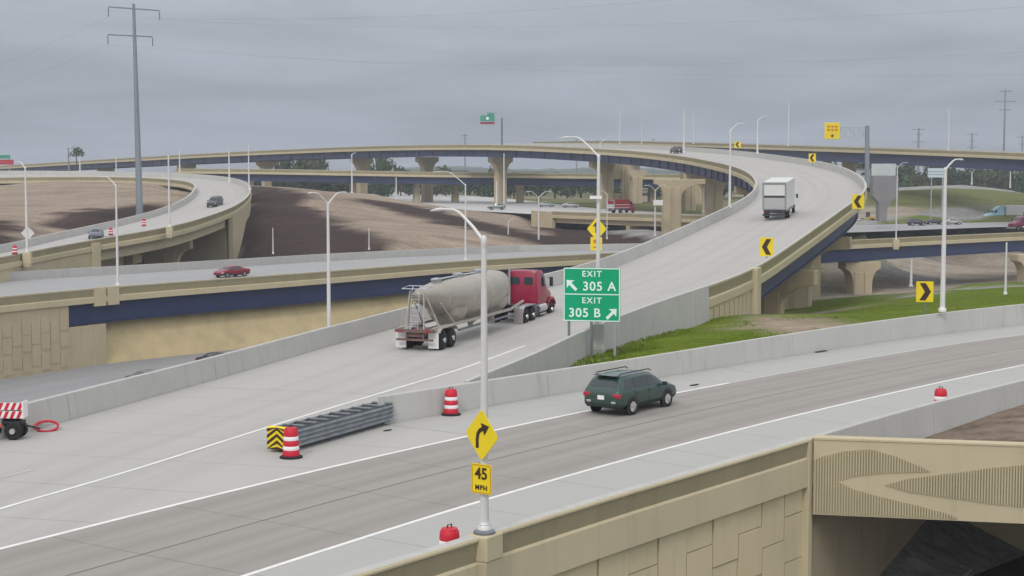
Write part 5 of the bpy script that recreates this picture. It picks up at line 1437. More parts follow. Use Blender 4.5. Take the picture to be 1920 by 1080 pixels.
CARS = {
 'wagon': dict(L=4.78, wb=2.74, ro=.98, r=.345, st=[(0, .74, .42, .78, .84, .70), (.05, .84, .36, .98, 1.04, .80), (.14, .895, .32, 1.04, 1.12, .78), (.34, .905, .30, 1.06, 1.42, .68), (.52, .91, .30, 1.06, 1.575, .64), (1.2, .915, .29, 1.05, 1.63, .65), (2.2, .915, .29, 1.03, 1.63, .65), (2.75, .915, .29, 1.01, 1.58, .63), (3.1, .915, .29, 1.0, 1.42, .64), (3.62, .91, .29, .98, 1.06, .74), (4.1, .90, .29, .93, .98, .72), (4.5, .86, .30, .82, .86, .68), (4.7, .78, .34, .70, .74, .6), (4.78, .66, .40, .60, .64, .55)]),
 'sedan': dict(L=4.7, wb=2.75, ro=1.0, r=.33, st=[(0, .72, .40, .72, .78, .66), (.06, .82, .32, .90, .96, .72), (.3, .88, .28, .97, 1.02, .74), (.85, .90, .26, .98, 1.08, .72), (1.35, .91, .25, .97, 1.36, .60), (1.75, .91, .25, .96, 1.43, .58), (2.5, .91, .25, .94, 1.44, .58), (2.95, .91, .25, .92, 1.34, .58), (3.6, .905, .25, .90, .99, .72), (4.1, .89, .26, .84, .90, .70), (4.5, .83, .28, .72, .77, .62), (4.7, .66, .36, .58, .62, .5)]),
 'suv': dict(L=4.6, wb=2.7, ro=.9, r=.36, st=[(0, .80, .44, .95, 1.0, .75), (.06, .88, .38, 1.08, 1.14, .78), (.2, .91, .34, 1.10, 1.4, .72), (.35, .92, .32, 1.10, 1.66, .68), (1.2, .93, .32, 1.09, 1.72, .68), (2.3, .93, .32, 1.07, 1.70, .68), (2.75, .93, .32, 1.05, 1.52, .68), (3.3, .92, .32, 1.03, 1.12, .76), (4.1, .90, .33, .98, 1.02, .74), (4.45, .84, .36, .88, .92, .66), (4.6, .74, .42, .72, .76, .6)])}
def car(kind, col, label, a, b=None, heading=None, name='car', detail=False, group=None, scale=1.0, pitch=0.0, cat='car'):
    """a = rear-axle ground point; heading in radians (0 = +x)"""
    K = CARS[kind]; st = K['st']; root = thing(name, label, cat, a, rz=heading, pitch=pitch, group=group)
    off = -K['ro']; pm_ = paint(name + '_paint', col)
    mb = MB(); loft(mb, [(x + off, *r) for x, *r in st]); S = [(x + off, *r) for x, *r in st]
    mb.build('body', [pm_, BLACK if not detail else mat('cladding', tuple(c * .55 for c in col), rough=.6)], root, smooth=42)
    # glass
    roofs = [s for s in S if s[4] - s[3] > .35]; x0, x1 = roofs[0][0], roofs[-1][0]
    i0 = S.index(roofs[0]); i1 = S.index(roofs[-1]); back = S[i0 - 1][0]; front = S[i1 + 1][0]
    mb = MB(); n = 3 if kind != 'sedan' else 2; span0 = x0 + .10; span1 = x1 + .30
    cuts = [span0, span0 + (span1 - span0) * .26, span0 + (span1 - span0) * .60, span1] if n == 3 else [span0 - .1, span0 + (span1 - span0) * .46, span1]
    for q in range(n):
        for s in (-1, 1): mb = MB(); side_glass(mb, S, cuts[q] + .035, cuts[q + 1] - .035, .06, .78, shear0=(.22 if q == 0 else 0), shear1=(-.34 if q == n - 1 else 0), sides=(s,)); mb.build('side_window', GLASS, root)
    mb = MB(); cross_glass(mb, S, front, x1); mb.build('windscreen', GLASS, root)
    mb = MB(); cross_glass(mb, S, back, x0, .15 if kind != 'sedan' else .05, .9, wk=.84); mb.build('rear_window', GLASS, root)
    W_ = S[len(S) // 2][1]
    for x in (0, K['wb']):
        for s in (-1, 1):
            mb = MB(); mb.lathe((x, s * (W_ + .0), K['r'] + .02), [(K['r'] + .07, -.012), (K['r'] + .07, .012)], 24, axis='Y'); mb.build('wheel_arch', BLACK, root)
            wheel(root, x, s * (W_ - .085), K['r'], .21)
    for s in (-1, 1):
        mb = MB(); zl = S[1][3] - .13; mb.box((S[0][0] + .15, s * (S[1][1] - .13), zl), (.30, .36, .19)); mb.build('tail_lamp', LAMPR, root, bevel=.04)
        mb = MB(); mb.box((S[-2][0] - .10, s * (S[-2][1] - .12), S[-2][3] - .10), (.30, .28, .15)); mb.build('headlight', LAMPW, root, bevel=.04)
        mb = MB(); xm = S[i1 + 1][0] - .28; mb.box((xm, s * (W_ + .10), S[i1][3] + .06), (.14, .20, .15)); mb.bar((xm, s * W_ * .93, S[i1][3] + .0), (xm, s * (W_ + .08), S[i1][3] + .05), .05, .04); mb.build('mirror', BLACK if detail else pm_, root, bevel=.03)
    mb = MB(); mb.box((S[0][0] - .004, 0, S[1][3] - .22), (.02, .32, .17)); mb.build('licence_plate', WHITE, root)
    if detail:
        for s in (-1, 1):
            mb = MB(); zr = 1.70; yy = s * .565
            mb.tube([(x0 + .12, yy, 1.60), (x0 + .22, yy, zr), (x1 - .35, yy, zr), (x1 - .2, yy, 1.62)], .024, 6); mb.build('roof_rail', BLACK, root)
            mb = MB(); zf = .58; mb.box((S[0][0] + .03, s * .60, zf), (.08, .22, .10)); mb.build('reflector', CHROME, root, bevel=.02)
            for xd in (cuts[1], cuts[2]):
                mb = MB(); mb.box((xd, s * (W_ + .002), .70), (.012, .012, .58)); mb.build('door_gap', BLACK, root)
                mb = MB(); mb.box((xd + .25, s * (W_ + .012), .88), (.16, .03, .03)); mb.build('door_handle', pm_, root)
        mb = MB(); mb.box((x0 + .05, 0, 1.635), (.34, 1.08, .03)); mb.build('spoiler', pm_, root, bevel=.012)
        mb = MB(); mb.box((S[0][0] + .02, 0, .48), (.10, 1.3, .05)); mb.build('bumper_trim', BLACK, root)
    return root
def hd(a, b): return math.atan2(b.y - a.y, b.x - a.x)

# green wagon: its right-hand wheels touch the road at these pixels
wr_ = PZ(1184, 778, 0); wf_ = PZ(1253.5, 760, 0); h_ = hd(wr_, wf_); h_ = math.atan2(.80, .60)
ctr = wr_ + Vector((math.cos(h_ + math.pi / 2), math.sin(h_ + math.pi / 2), 0)) * .86
car('wagon', (0.034, 0.068, 0.054), 'dark green wagon with roof rails driving away on the front road', Vector((ctr.x, ctr.y, .006)), heading=h_, name='green_wagon', detail=True, cat='car')

def put(L, Rp, px, py, z_=.012):
    best = (1e9, None)
    for i in range(1, len(L) - 1):
        for k in range(1, 40):
            q = L[i].lerp(Rp[i], k / 40)
            if q.y < 20: continue
            v = q - Vector((0, 0, CAMZ)); dep = v.y * CT - v.z * ST; x = 960 + F * v.x / dep; y = 540 - F * (v.y * ST + v.z * CT) / dep
            s = (x - px) ** 2 + ((y - py) * 2) ** 2
            if s < best[0]: best = (s, i, q)
    _, i, q = best; t = L[i + 1] - L[i - 1]
    return q + Vector((0, 0, z_)), math.atan2(t.y, t.x), math.atan2(t.z, math.hypot(t.x, t.y)), i
# red car on the middle bridge, driving left
p_, a_, s_, _ = put(R3F, R3, 452, 516.5); car('sedan', (0.22, 0.006, 0.020), 'dark red sedan driving left on the middle bridge', p_, heading=a_ + math.pi, name='red_sedan')
p_, a_, s_, _ = put(R5I[:i5b], R5[:i5b], 184, 446); car('sedan', (0.10, 0.11, 0.14), 'grey car coming down the loop ramp, nearest of the two there', p_, heading=a_ + math.pi + .25, name='grey_sedan', pitch=-s_)
p_, a_, s_, _ = put(R5I[:i5b], R5[:i5b], 408, 385); car('suv', (0.045, 0.05, 0.05), 'dark car higher up the loop ramp near its bend', p_, heading=a_ + math.pi, name='dark_car', pitch=-s_)
p_, a_, s_, _ = put(R2L[i_g + 60:], R2R[i_g + 60:], 1270, 288); car('suv', (0.06, 0.055, 0.055), 'small dark car far up on the flyover', p_, heading=a_, name='dark_car', pitch=s_)
car('suv', (0.22, 0.24, 0.22), 'grey-green car parked on the pale freeway beyond the dirt mound', Vector((PZ(941, 393, 0.1).x, PZ(941, 393, .1).y, .07)), heading=math.pi * .98, name='grey_car')
p_ = PZ(748, 590, -10.3); car('sedan', (0.16, 0.17, 0.19), 'grey car on the lower street just left of the tanker', Vector((p_.x, p_.y - 3, -10.33)), heading=1.0, name='grey_car')
p_ = PZ(395, 684, -10.3); car('sedan', (0.03, 0.03, 0.035), 'black car on the lower street below the middle of the long beige wall', Vector((p_.x, p_.y - 1.5, -10.33)), heading=.8, name='black_car')
p_ = PZ(262, 722, -10.3); car('sedan', (0.13, 0.13, 0.14), 'grey car on the lower street half hidden by the ramp barrier', Vector((p_.x, p_.y - .5, -10.33)), heading=.8, name='black_car')
for k, (x, y, c_, lab) in enumerate(((1708, 423, (.05, .05, .06), 'small dark car parked by the grass mound, first right of the pale bridge pole'), (1742, 421, (.04, .05, .05), 'small dark car parked by the grass mound, middle one of three'), (1775, 421, (.45, .46, .46), 'white car parked by the grass mound just right of the tall pale pole'))):
    p_ = PZ(x, y, -3.05); car('sedan' if k else 'suv', c_, lab, Vector((p_.x, p_.y, -3.03)), heading=.1, name='parked_car', group='cars parked by the grass mound')
for x, y, c_, lab in ((1015, 388, (.35, .40, .38), 'pale car on the freeway left of the thick flyover pier'), (1060, 389, (.45, .46, .44), 'white car on the freeway close to the thick flyover pier')):
    p_ = PZ(x, y, .1); car('sedan', c_, lab, Vector((p_.x, p_.y, .07)), heading=.02, name='distant_car', group='cars on the distant freeway')
p_ = PZ(1232, 441, -2.1); car('suv', (.05, .05, .055), 'small dark car right of the small twin-arm light pole', Vector((offs(R3F, -6)[nearest(R3F, p_)].x + 1, p_.y + 6, gz(p_.x + 1, p_.y + 6) + .02)), heading=.4, name='dark_car')

# ---------------------------------------------------------------- cement tanker
TANKM = mat('tank_aluminium', (0.40, 0.365, 0.31), rough=.38, metal=.35, noise=.12, nscale=.9)
FRAMEM = mat('trailer_frame', (0.40, 0.36, 0.32), rough=.6, noise=.25, nscale=2)
RUSTY = mat('rusty_frame', (0.16, 0.10, 0.09), rough=.8, noise=.35, nscale=3)
REDP = paint('cab_red', (0.25, 0.002, 0.030), rough=.4, coat=.25, metal=0)
ra = PZ(840, 653, 0); rb_ = PZ(993, 607, 0.05); ht = hd(ra, rb_); Lt = (rb_ - ra).length
lat = Vector((math.cos(ht + math.pi / 2), math.sin(ht + math.pi / 2), 0)); o_ = ra + lat * 1.22
tk = thing('tanker_truck', 'dry bulk tanker with a beige tank behind a red day cab, going up the ramp', 'truck', Vector((o_.x, o_.y, .02)), rz=ht, pitch=.0035)
# tank
rings = [(-1.5, 3.05, .12), (-1.48, 3.05, .30), (-1.3, 3.02, .38), (0, 2.88, .66), (1.4, 2.72, .92), (2.8, 2.56, 1.14), (4.0, 2.48, 1.24), (6.0, 2.46, 1.26), (8.2, 2.48, 1.26), (Lt - 4.2, 2.54, 1.18), (Lt - 3.2, 2.68, .98), (Lt - 2.45, 2.82, .72), (Lt - 2.3, 2.84, .55), (Lt - 2.26, 2.84, .2)]
sp_ = spline([Vector((x, z, r)) for x, z, r in rings], .35)
mb = MB(); n_ = 32; vs = []
for v in sp_:
    for k in range(n_):
        a = 2 * math.pi * k / n_; vs.append((v.x, v.z * math.cos(a) * .98, v.y + v.z * math.sin(a)))
mb.add(vs, [(i * n_ + k, i * n_ + (k + 1) % n_, (i + 1) * n_ + (k + 1) % n_, (i + 1) * n_ + k) for i in range(len(sp_) - 1) for k in range(n_)] + [tuple(range(n_)), tuple((len(sp_) - 1) * n_ + k for k in range(n_))])
mb.build('tank', TANKM, tk, smooth=60)
for x in (1.2, 4.2, 7.2, Lt - 4.0):
    mb = MB()
    r, zc = {1.2: (.90, 2.74), 4.2: (1.248, 2.475), 7.2: (1.265, 2.47)}.get(x, (1.165, 2.55))
    mb.lathe((x, 0, zc), [(r + .0, -.03), (r + .012, -.02), (r + .012, .02), (r, .03)], 32, axis='X'); mb.build('tank_band', FRAMEM, tk, smooth=40)
for x in (2.9, 6.6, Lt - 4.2):
    mb = MB(); mb.lathe((x, 0, 0), [(.13, .52), (.17, .72), (.98, 1.42), (1.16, 1.75), (1.18, 2.1)], 24); mb.build('hopper_cone', TANKM, tk, smooth=60)
for x in (1.3, 4.6, 8.0):
    mb = MB(); mb.lathe((x, 0, 3.60 if x < 2 else 3.68), [(.30, 0), (.30, .14), (.33, .15), (.33, .20), (.1, .26)], 18); mb.build('manhole', GALV, tk)
mb = MB(); mb.box((5, .0, 3.76), (8.4, .34, .03)); mb.build('walkway', GALV, tk)
# frame rails
for s in (-1, 1):
    mb = MB(); mb.bar((-1.9, s * 1.02, 1.18), (Lt - 3.0, s * 1.02, 1.22), .10, .16); mb.bar((Lt - 3.0, s * 1.02, 1.22), (Lt + .5, s * .6, 1.42), .10, .14); mb.build('frame_rail', FRAMEM, tk)
    mb = MB(); mb.bar((2.2, s * 1.0, .78), (Lt - 2.6, s * 1.0, .84), .16, .10); mb.build('hose_tube', GALVD, tk)
    mb = MB()
    mb.tube([(-1.9, s * .55, 1.2), (-1.55, s * .42, 3.3)], .05, 6); mb.tube([(-.6, s * .95, 1.2), (-1.5, s * .45, 3.2)], .05, 6); mb.tube([(1.6, s * 1.0, 1.2), (.0, s * .8, 2.5)], .05, 6)
    mb.build('brace', FRAMEM, tk)
    mb = MB(); x0 = -1.32
    P = [(-1.35, .98), (-1.2, 1.16), (-.9, 1.24), (.9, 1.24), (1.2, 1.16), (1.35, .98)]
    mb.prism(P + [(a * .97, z - .04) for a, z in P[::-1]], s * .72, s * 1.3, 'XZ') if s > 0 else mb.prism(P + [(a * .97, z - .04) for a, z in P[::-1]], -1.3, -.72, 'XZ')
    mb.build('mudguard', FRAMEM, tk)
    mb = MB(); mb.box((-1.55, s * .98, .56), (.03, .62, .86)); mb.build('mudflap', mat('mudflap_white', (.68, .66, .63), rough=.6) if s < 0 else bpy.data.materials['mudflap_white'], tk)
mb = MB(); mb.box((-1.9, 0, 1.12), (.25, 2.3, .18)); mb.box((-1.9, 0, .62), (.1, 2.2, .12)); mb.box((-1.85, .5, .85), (.08, .1, .5)); mb.box((-1.85, -.5, .85), (.08, .1, .5)); mb.build('rear_bumper', RUSTY, tk)
mb = MB(); mb.box((-.9, 0, .95), (1.9, 1.0, .35)); mb.box((.2, 0, .55), (.15, 2.2, .15)); mb.box((-.65, 0, .52), (.14, 2.2, .14)); mb.box((.65, 0, .52), (.14, 2.2, .14)); mb.build('suspension', RUSTY, tk)
mb = MB()
for y in (-.22, .22): mb.tube([(-2.0, y, 1.1), (-1.72, y, 3.35), (-1.5, y, 3.62)], .028, 6)
for k in range(7): mb.tube([(-1.98 + k * .035, -.22, 1.35 + k * .3), (-1.98 + k * .035, .22, 1.35 + k * .3)], .02, 6)
mb.build('ladder', GALV, tk)
mb = MB(); mb.tube([(-1.9, -.75, 3.45), (-1.0, -.75, 3.55), (-1.0, .75, 3.55), (-1.9, .75, 3.45), (-1.9, -.75, 3.45)], .03, 6); mb.build('top_rail', GALV, tk)
for s in (-1, 1): mb = MB(); mb.box((-2.035, s * .85, 1.10), (.03, .26, .10)); mb.build('tail_lamp', LAMPR, tk)
for ax in (-.66, .66, Lt - .66, Lt + .66):
    for s in (-1, 1):
        wheel(tk, ax, s * 1.12, .52, .26, CHROME, .58, spokes=False); wheel(tk, ax, s * .80, .52, .26, CHROME, .5, spokes=False)
wheel(tk, Lt + 4.75, 1.05, .52, .28, CHROME, .58, spokes=False); wheel(tk, Lt + 4.75, -1.05, .52, .28, CHROME, .58, spokes=False)
mb = MB()
for s in (-1, 1): mb.box((Lt + 1.9, s * .42, .98), (7.4, .10, .26))
mb.box((Lt, 0, 1.16), (1.0, .9, .1)); mb.box((Lt + 1.3, 0, .9), (.9, 1.2, .3)); mb.build('chassis', BLACK, tk)
for s in (-1, 1):
    mb = MB(); P = [(-1.35, .86), (-1.28, 1.08), (-1.0, 1.2), (1.0, 1.22), (1.35, 1.05)]
    mb.prism([(Lt + a, z) for a, z in P] + [(Lt + a * .97, z - .04) for a, z in P[::-1]], min(s * .68, s * 1.27), max(s * .68, s * 1.27), 'XZ'); mb.build('mudguard', GALV, tk)
    mb = MB(); mb.box((Lt - 1.5, s * .98, .62), (.03, .62, .95)); mb.build('mudflap', mat('mudflap_grey', (.42, .36, .36), rough=.5, metal=.3) if s < 0 else bpy.data.materials['mudflap_grey'], tk)
    mb = MB(); mb.lathe((Lt + 2.75, s * 1.0, .78), [(.30, -.75), (.31, -.74), (.31, .74), (.30, .75)], 20, axis='X'); mb.build('fuel_tank', CHROME, tk, smooth=40)
    mb = MB(); mb.box((Lt + 2.75, s * 1.0, .42), (1.3, .5, .08)); mb.build('step', CHROME, tk)
# cab
def cabring(x, w, z0, z1, z2, wr): 
    return (x, w, z0, z1, z2, wr)
cabst = [(Lt + 1.95, 1.06, 1.05, 2.2, 3.18, .98), (Lt + 2.0, 1.12, 1.0, 2.2, 3.26, 1.02), (Lt + 2.6, 1.14, .98, 2.15, 3.32, 1.03), (Lt + 3.35, 1.14, .98, 2.1, 3.26, 1.0), (Lt + 3.75, 1.12, .98, 2.05, 2.95, .98), (Lt + 4.15, 1.08, .98, 1.98, 2.12, .92), (Lt + 4.9, .98, 1.0, 1.80, 1.92, .80), (Lt + 5.5, .88, 1.02, 1.60, 1.72, .70), (Lt + 5.68, .78, 1.1, 1.45, 1.52, .6)]
mb = MB(); loft(mb, cabst, zc=.2); mb.build('cab', [REDP, REDP], tk, smooth=40)
for s in (-.5, .5):
    mb = MB(); plate_pts = rrect(.62, .50, .10, cx=s * .95, cz=2.62); mb.prism([(a, z) for a, z in plate_pts], Lt + 1.925, Lt + 1.955, 'YZ'); mb.build('rear_window', GLASS, tk)
for s in (-1, 1): mb = MB(); side_glass(mb, cabst, Lt + 2.85, Lt + 3.72, .10, .72, shear1=-.1, sides=(s,)); mb.build('side_window', GLASS, tk)
mb = MB(); cross_glass(mb, cabst, Lt + 4.15, Lt + 3.75, .05, .95); mb.build('windscreen', GLASS, tk)
for s in (-1, 1):
    mb = MB(); P = [(-.78, .72), (-.66, 1.12), (-.3, 1.36), (.35, 1.36), (.75, 1.12), (.92, .80), (.80, .80), (.62, 1.02), (.28, 1.2), (-.25, 1.2), (-.55, 1.02), (-.66, .72)]
    mb.prism([(Lt + 4.75 + a, z) for a, z in P], min(s * .72, s * 1.2), max(s * .72, s * 1.2), 'XZ'); mb.build('wing', REDP, tk, bevel=.03)
    mb = MB(); mb.box((Lt + 4.15, s * 1.34, 2.45), (.14, .22, .62)); mb.bar((Lt + 4.0, s * 1.05, 2.7), (Lt + 4.15, s * 1.34, 2.7), .03, .03); mb.build('mirror', BLACK, tk, bevel=.03)
mb = MB(); mb.box((Lt + 5.72, 0, .72), (.2, 2.2, .36)); mb.build('front_bumper', CHROME, tk)
mb = MB(); mb.tube([(Lt + 1.75, .8, 1.0), (Lt + 1.75, .8, 3.4)], .09, 10); mb.build('exhaust_stack', CHROME, tk)

# ---------------------------------------------------------------- white box truck on the bend
VW = mat('van_white', (.62, .62, .60), rough=.5, noise=.05); VG = mat('van_frame_grey', (.24, .25, .25), rough=.6); VD = mat('van_dark', (.045, .043, .048), rough=.7)
def box_truck(label, pos, rz, pitch, sc=1.0, body=VW, cab=None, Lb=7.2, name='box_truck', rear='roll', H=4.1, group=None):
    t = thing(name, label, 'truck', pos, rz=rz, pitch=pitch, group=group); W = 2.6
    z0, z1 = 1.15, H; xr = -2.2
    mb = MB(); mb.box((xr + Lb / 2, 0, (z0 + z1) / 2), (Lb, W, z1 - z0)); mb.build('cargo_box', body, t, bevel=.05)
    mb = MB(); x = xr - .03
    for y in (-W / 2 + .09, W / 2 - .09): mb.box((x, y, (z0 + z1) / 2), (.08, .18, z1 - z0))
    mb.box((x, 0, z1 - .11), (.08, W - .36, .22)); mb.box((x, 0, z0 + .06), (.08, W - .36, .14)); mb.build('door_frame', VG, t)
    mb = MB(); mb.box((x, 0, (z0 + z1) / 2 + .62), (.03, W - .36, 1.12)); 
    mb.build('upper_door', VW if rear == 'roll' else body, t)
    mb = MB(); mb.box((x + .01, 0, (z0 + z1) / 2 - .06), (.03, W - .36, .26)); mb.build('door_gap', VD, t)
    mb = MB(); mb.box((x, 0, (z0 + z1) / 2 - .74), (.03, W - .36, 1.10)); mb.build('lower_door', mat('door_grey', (.40, .40, .39), rough=.6) if 'door_grey' not in bpy.data.materials else bpy.data.materials['door_grey'], t)
    mb = MB(); mb.box((x - .1, 0, .62), (.2, W - .1, .22)); mb.box((x + .2, 0, .95), (.3, W - .3, .3)); mb.build('rear_bumper', VD, t)
    for s in (-1, 1):
        mb = MB(); mb.box((x - .03, s * (W / 2 - .28), 1.02), (.05, .24, .11)); mb.build('tail_lamp', LAMPR, t)
    mb = MB(); mb.box((xr + Lb / 2 + .4, 0, .95), (Lb + 1.2, .9, .3)); mb.build('chassis', VD, t)
    xc = xr + Lb + .08
    cst = [(xc, 1.05, .75, 1.9, 2.75, .95), (xc + .08, 1.1, .6, 1.9, 2.85, 1.0), (xc + .9, 1.1, .6, 1.85, 2.85, .98), (xc + 1.25, 1.08, .6, 1.75, 2.5, .95), (xc + 1.6, 1.05, .6, 1.55, 1.7, .9), (xc + 2.1, .95, .65, 1.3, 1.42, .8), (xc + 2.3, .85, .7, 1.05, 1.12, .7)]
    mb = MB(); loft(mb, cst); mb.build('cab', [cab or body, cab or body], t, smooth=40)
    mb = MB(); side_glass(mb, cst, xc + .3, xc + 1.15, .1, .78, shear1=-.1); cross_glass(mb, cst, xc + 1.6, xc + 1.25, .1, .9); mb.build('cab_windows', GLASS, t)
    for s in (-1, 1):
        mb = MB(); mb.box((xc + 1.2, s * 1.42, 1.95), (.12, .2, .5)); mb.bar((xc + 1.2, s * 1.0, 2.0), (xc + 1.2, s * 1.4, 2.0), .03, .03); mb.build('mirror', VD, t)
        wheel(t, 0, s * 1.12, .5, .5, RIM, .55, spokes=False); wheel(t, xc + 1.3, s * 1.0, .48, .28, RIM, .55, spokes=False)
        mb = MB(); mb.box((xr + Lb * .5, s * (W / 2 - .04), .98), (Lb * .9, .05, .14)); mb.build('side_rail', VG, t)
    return t
p_, a_, sl, _ = put(R2L, R2R, 1456, 408)
box_truck('white box truck with a grey-framed rear door climbing the ramp bend', p_, a_ + .04, sl, H=4.15)
# red truck on the small overpass
RDT = paint('truck_red', (.30, .006, .015)); 
p_ = PZ(1146, 399, .1)
rt = box_truck('red truck with white stripes on the small overpass beside the twin-shaft bent', Vector((p_.x + 1.2, 356, .08)), .75, 0, body=RDT, cab=RDT, Lb=5.2, name='red_truck', rear='x', H=3.2)
mb = MB()
for z_ in (1.35, 2.0): mb.box((.4, 0, z_), (5.24, 2.64, .10)); mb.box((-2.29, 0, z_), (.03, 2.4, .12))
mb.build('white_stripe', WHITE, rt)

# ---------------------------------------------------------------- semi trucks at the right edge
def semi(label, pos, rz, colr_, name, trailer=True, Lt=11, tcol=None, sleeper=True):
    t = thing(name, label, 'truck', pos, rz=rz); P_ = paint(name + '_paint', colr_, metal=.1)
    st = [(1.1, 1.12, 1.0, 2.1, 3.7, 1.0), (1.16, 1.2, .95, 2.1, 3.85, 1.05), (2.2, 1.2, .9, 2.1, 3.9, 1.0), (3.2, 1.2, .9, 2.1, 3.3, .95), (3.9, 1.18, .9, 2.05, 2.9, .95), (4.4, 1.1, .9, 2.0, 2.15, .9), (5.2, 1.0, .9, 1.8, 1.95, .8), (6.0, .92, .9, 1.55, 1.7, .7), (6.2, .8, 1.0, 1.4, 1.48, .6)] if sleeper else \
         [(2.0, 1.12, 1.0, 2.1, 3.0, 1.0), (2.06, 1.2, .95, 2.1, 3.15, 1.05), (3.2, 1.2, .9, 2.1, 3.15, .98), (3.9, 1.18, .9, 2.05, 2.8, .95), (4.4, 1.1, .9, 2.0, 2.15, .9), (5.2, 1.0, .9, 1.8, 1.95, .8), (6.0, .92, .9, 1.55, 1.7, .7), (6.2, .8, 1.0, 1.4, 1.48, .6)]
    mb = MB(); loft(mb, st); mb.build('cab', [P_, P_], t, smooth=40)
    mb = MB(); side_glass(mb, st, 3.0, 3.85, .1, .62 if sleeper else .75, shear1=-.1); cross_glass(mb, st, 4.4, 3.9, .08, .95); mb.build('cab_windows', GLASS, t)
    mb = MB(); mb.box((2.3, 0, .9), (7.2, .9, .28)); mb.build('chassis', BLACK, t)
    mb = MB(); mb.box((6.35, 0, .65), (.25, 2.2, .4)); mb.build('front_bumper', CHROME, t)
    for s in (-1, 1):
        for ax in (-.65, .65): wheel(t, ax, s * 1.02, .52, .5, CHROME, .55, spokes=False)
        wheel(t, 5.2, s * 1.05, .52, .28, CHROME, .55, spokes=False)
        mb = MB(); mb.lathe((2.9, s * 1.0, .75), [(.3, -.8), (.31, -.79), (.31, .79), (.3, .8)], 16, axis='X'); mb.build('fuel_tank', CHROME, t, smooth=40)
        mb = MB(); Q = [(-.75, .8), (-.6, 1.15), (-.25, 1.36), (.3, 1.36), (.7, 1.12), (.85, .8)]
        mb.prism([(5.2 + a, z) for a, z in Q], min(s * .85, s * 1.12), max(s * .85, s * 1.12), 'XZ'); mb.build('wing', P_, t)
        mb = MB(); mb.box((4.3, s * 1.35, 2.4), (.12, .2, .6)); mb.build('mirror', BLACK, t)
    if trailer:
        tm = tcol or VW
        mb = MB(); mb.box((.7 - Lt / 2, 0, 2.65), (Lt, 2.55, 2.8)); mb.build('trailer_box', tm, t, bevel=.04)
        for s in (-1, 1):
            for ax in (-Lt + 2, -Lt + 3.3): wheel(t, ax + .7, s * 1.02, .52, .5, RIM, .55, spokes=False)
    return t
p_ = PZ(1893, 433, -3.25); semi('burgundy truck cab driving left on the right bridge at the picture edge', Vector((p_.x + 6.0, p_.y + 4.6, -3.24)), math.pi + .55, (.16, .008, .045), 'burgundy_truck', trailer=True, tcol=paint('burgundy_box', (.15, .01, .04)), sleeper=False, Lt=8)
p_ = PZ(1845, 415, -3.05); semi('light blue sleeper truck with a white trailer left of the burgundy truck', Vector((p_.x + 6.4, p_.y + 1.6, -3.03)), math.pi + .06, (.26, .48, .56), 'blue_truck', trailer=True)

# yellow wheel loader by the right bridge
p_ = PZ(1627, 421, -3.3)
ld = thing('wheel_loader', 'yellow wheel loader parked below the flared grey pier', 'construction machine', Vector((p_.x, p_.y, -3.1)), rz=2.9)
LY = mat('loader_yellow', (.42, .30, .06), rough=.6, noise=.2)
mb = MB(); mb.box((-.9, 0, 1.35), (1.9, 1.3, .8)); mb.box((.9, 0, 1.1), (1.6, .9, .5)); mb.build('body', LY, ld, bevel=.08)
mb = MB(); mb.box((.0, 0, 2.2), (1.1, 1.2, 1.1), taper=.86); mb.box((0, 0, 2.8), (1.2, 1.25, .1)); mb.build('cab', VD, ld)
mb = MB(); mb.bar((1.2, .4, 1.3), (2.9, .4, .7), .16, .25); mb.bar((1.2, -.4, 1.3), (2.9, -.4, .7), .16, .25); mb.build('lift_arm', LY, ld)
mb = MB(); mb.prism([(2.8, .2), (3.7, .2), (3.9, .5), (3.3, 1.2), (2.8, 1.1)], -1.2, 1.2, 'XZ'); mb.build('bucket', LY, ld)
for x in (-1.1, 1.3):
    for s in (-1, 1): wheel(ld, x, s * .95, .68, .5, LY, .5, spokes=False)

# ================================================================== POWER POLES AND WIRES
pb = PD(262, 420, 262); pt = PD(250.5, 7, 262)
pw = thing('power_pole', 'tall grey steel power pole with two cross arms rising from the loop hill', 'power pole', (pb.x, pb.y, pb.z - 2))
mb = MB(); mb.tube([(0, 0, 0), (0, 0, 8), (pt.x - pb.x, 0, pt.z - pb.z + 2)], [.62, .56, .24], 14); mb.build('pole', PYLON, pw, smooth=50)
arms = []
for (x0, y0, x1, y1) in ((203, 13, 299, 20), (202, 65, 286, 69)):
    a = PD(x0, y0, 260) - pb + Vector((0, 0, 2)); b_ = PD(x1, y1, 264) - pb + Vector((0, 0, 2)); mb = MB(); mb.bar(a, b_, .16, .22); ca_ = mb.build('cross_arm', PYLON, pw)
    mb = MB()
    for q in (a, b_): mb.lathe((q.x, q.y, q.z - 1.6), [(.05, 0), (.13, .2), (.05, .4), (.13, .6), (.05, .8), (.13, 1.0), (.04, 1.5)], 8); arms.append(q + pb + Vector((0, 0, -3.6)))
    mb.build('insulator', GALVD, ca_)
WIREM = mat('wire_grey', (.30, .32, .35), rough=.6)
ends = [Vector((190, 70, 52)), Vector((250, 100, 50)), Vector((200, 80, 38)), Vector((260, 110, 36))]
order = ('upper left', 'upper right', 'lower left', 'lower right')
for k, (a, e_) in enumerate(zip(arms, ends)):
    for sgn in (0, 1):
        if sgn and k % 2: continue
        end = e_ if sgn == 0 else Vector((a.x - 150, a.y + 230, a.z - 4))
        pts = [a.lerp(end, t_ / 30) + Vector((0, 0, -4 * (11.0 if sgn == 0 else 4) * (t_ / 30) * (1 - t_ / 30))) for t_ in range(31)]
        mb = MB(); mb.tube(pts, .016, 5); o = mb.build('power_line', WIREM)
        tag(o, 'thin power line from the %s insulator of the steel pole, going %s' % (order[k], 'right' if sgn == 0 else 'left'), 'power line', 'power lines of the tall steel pole')
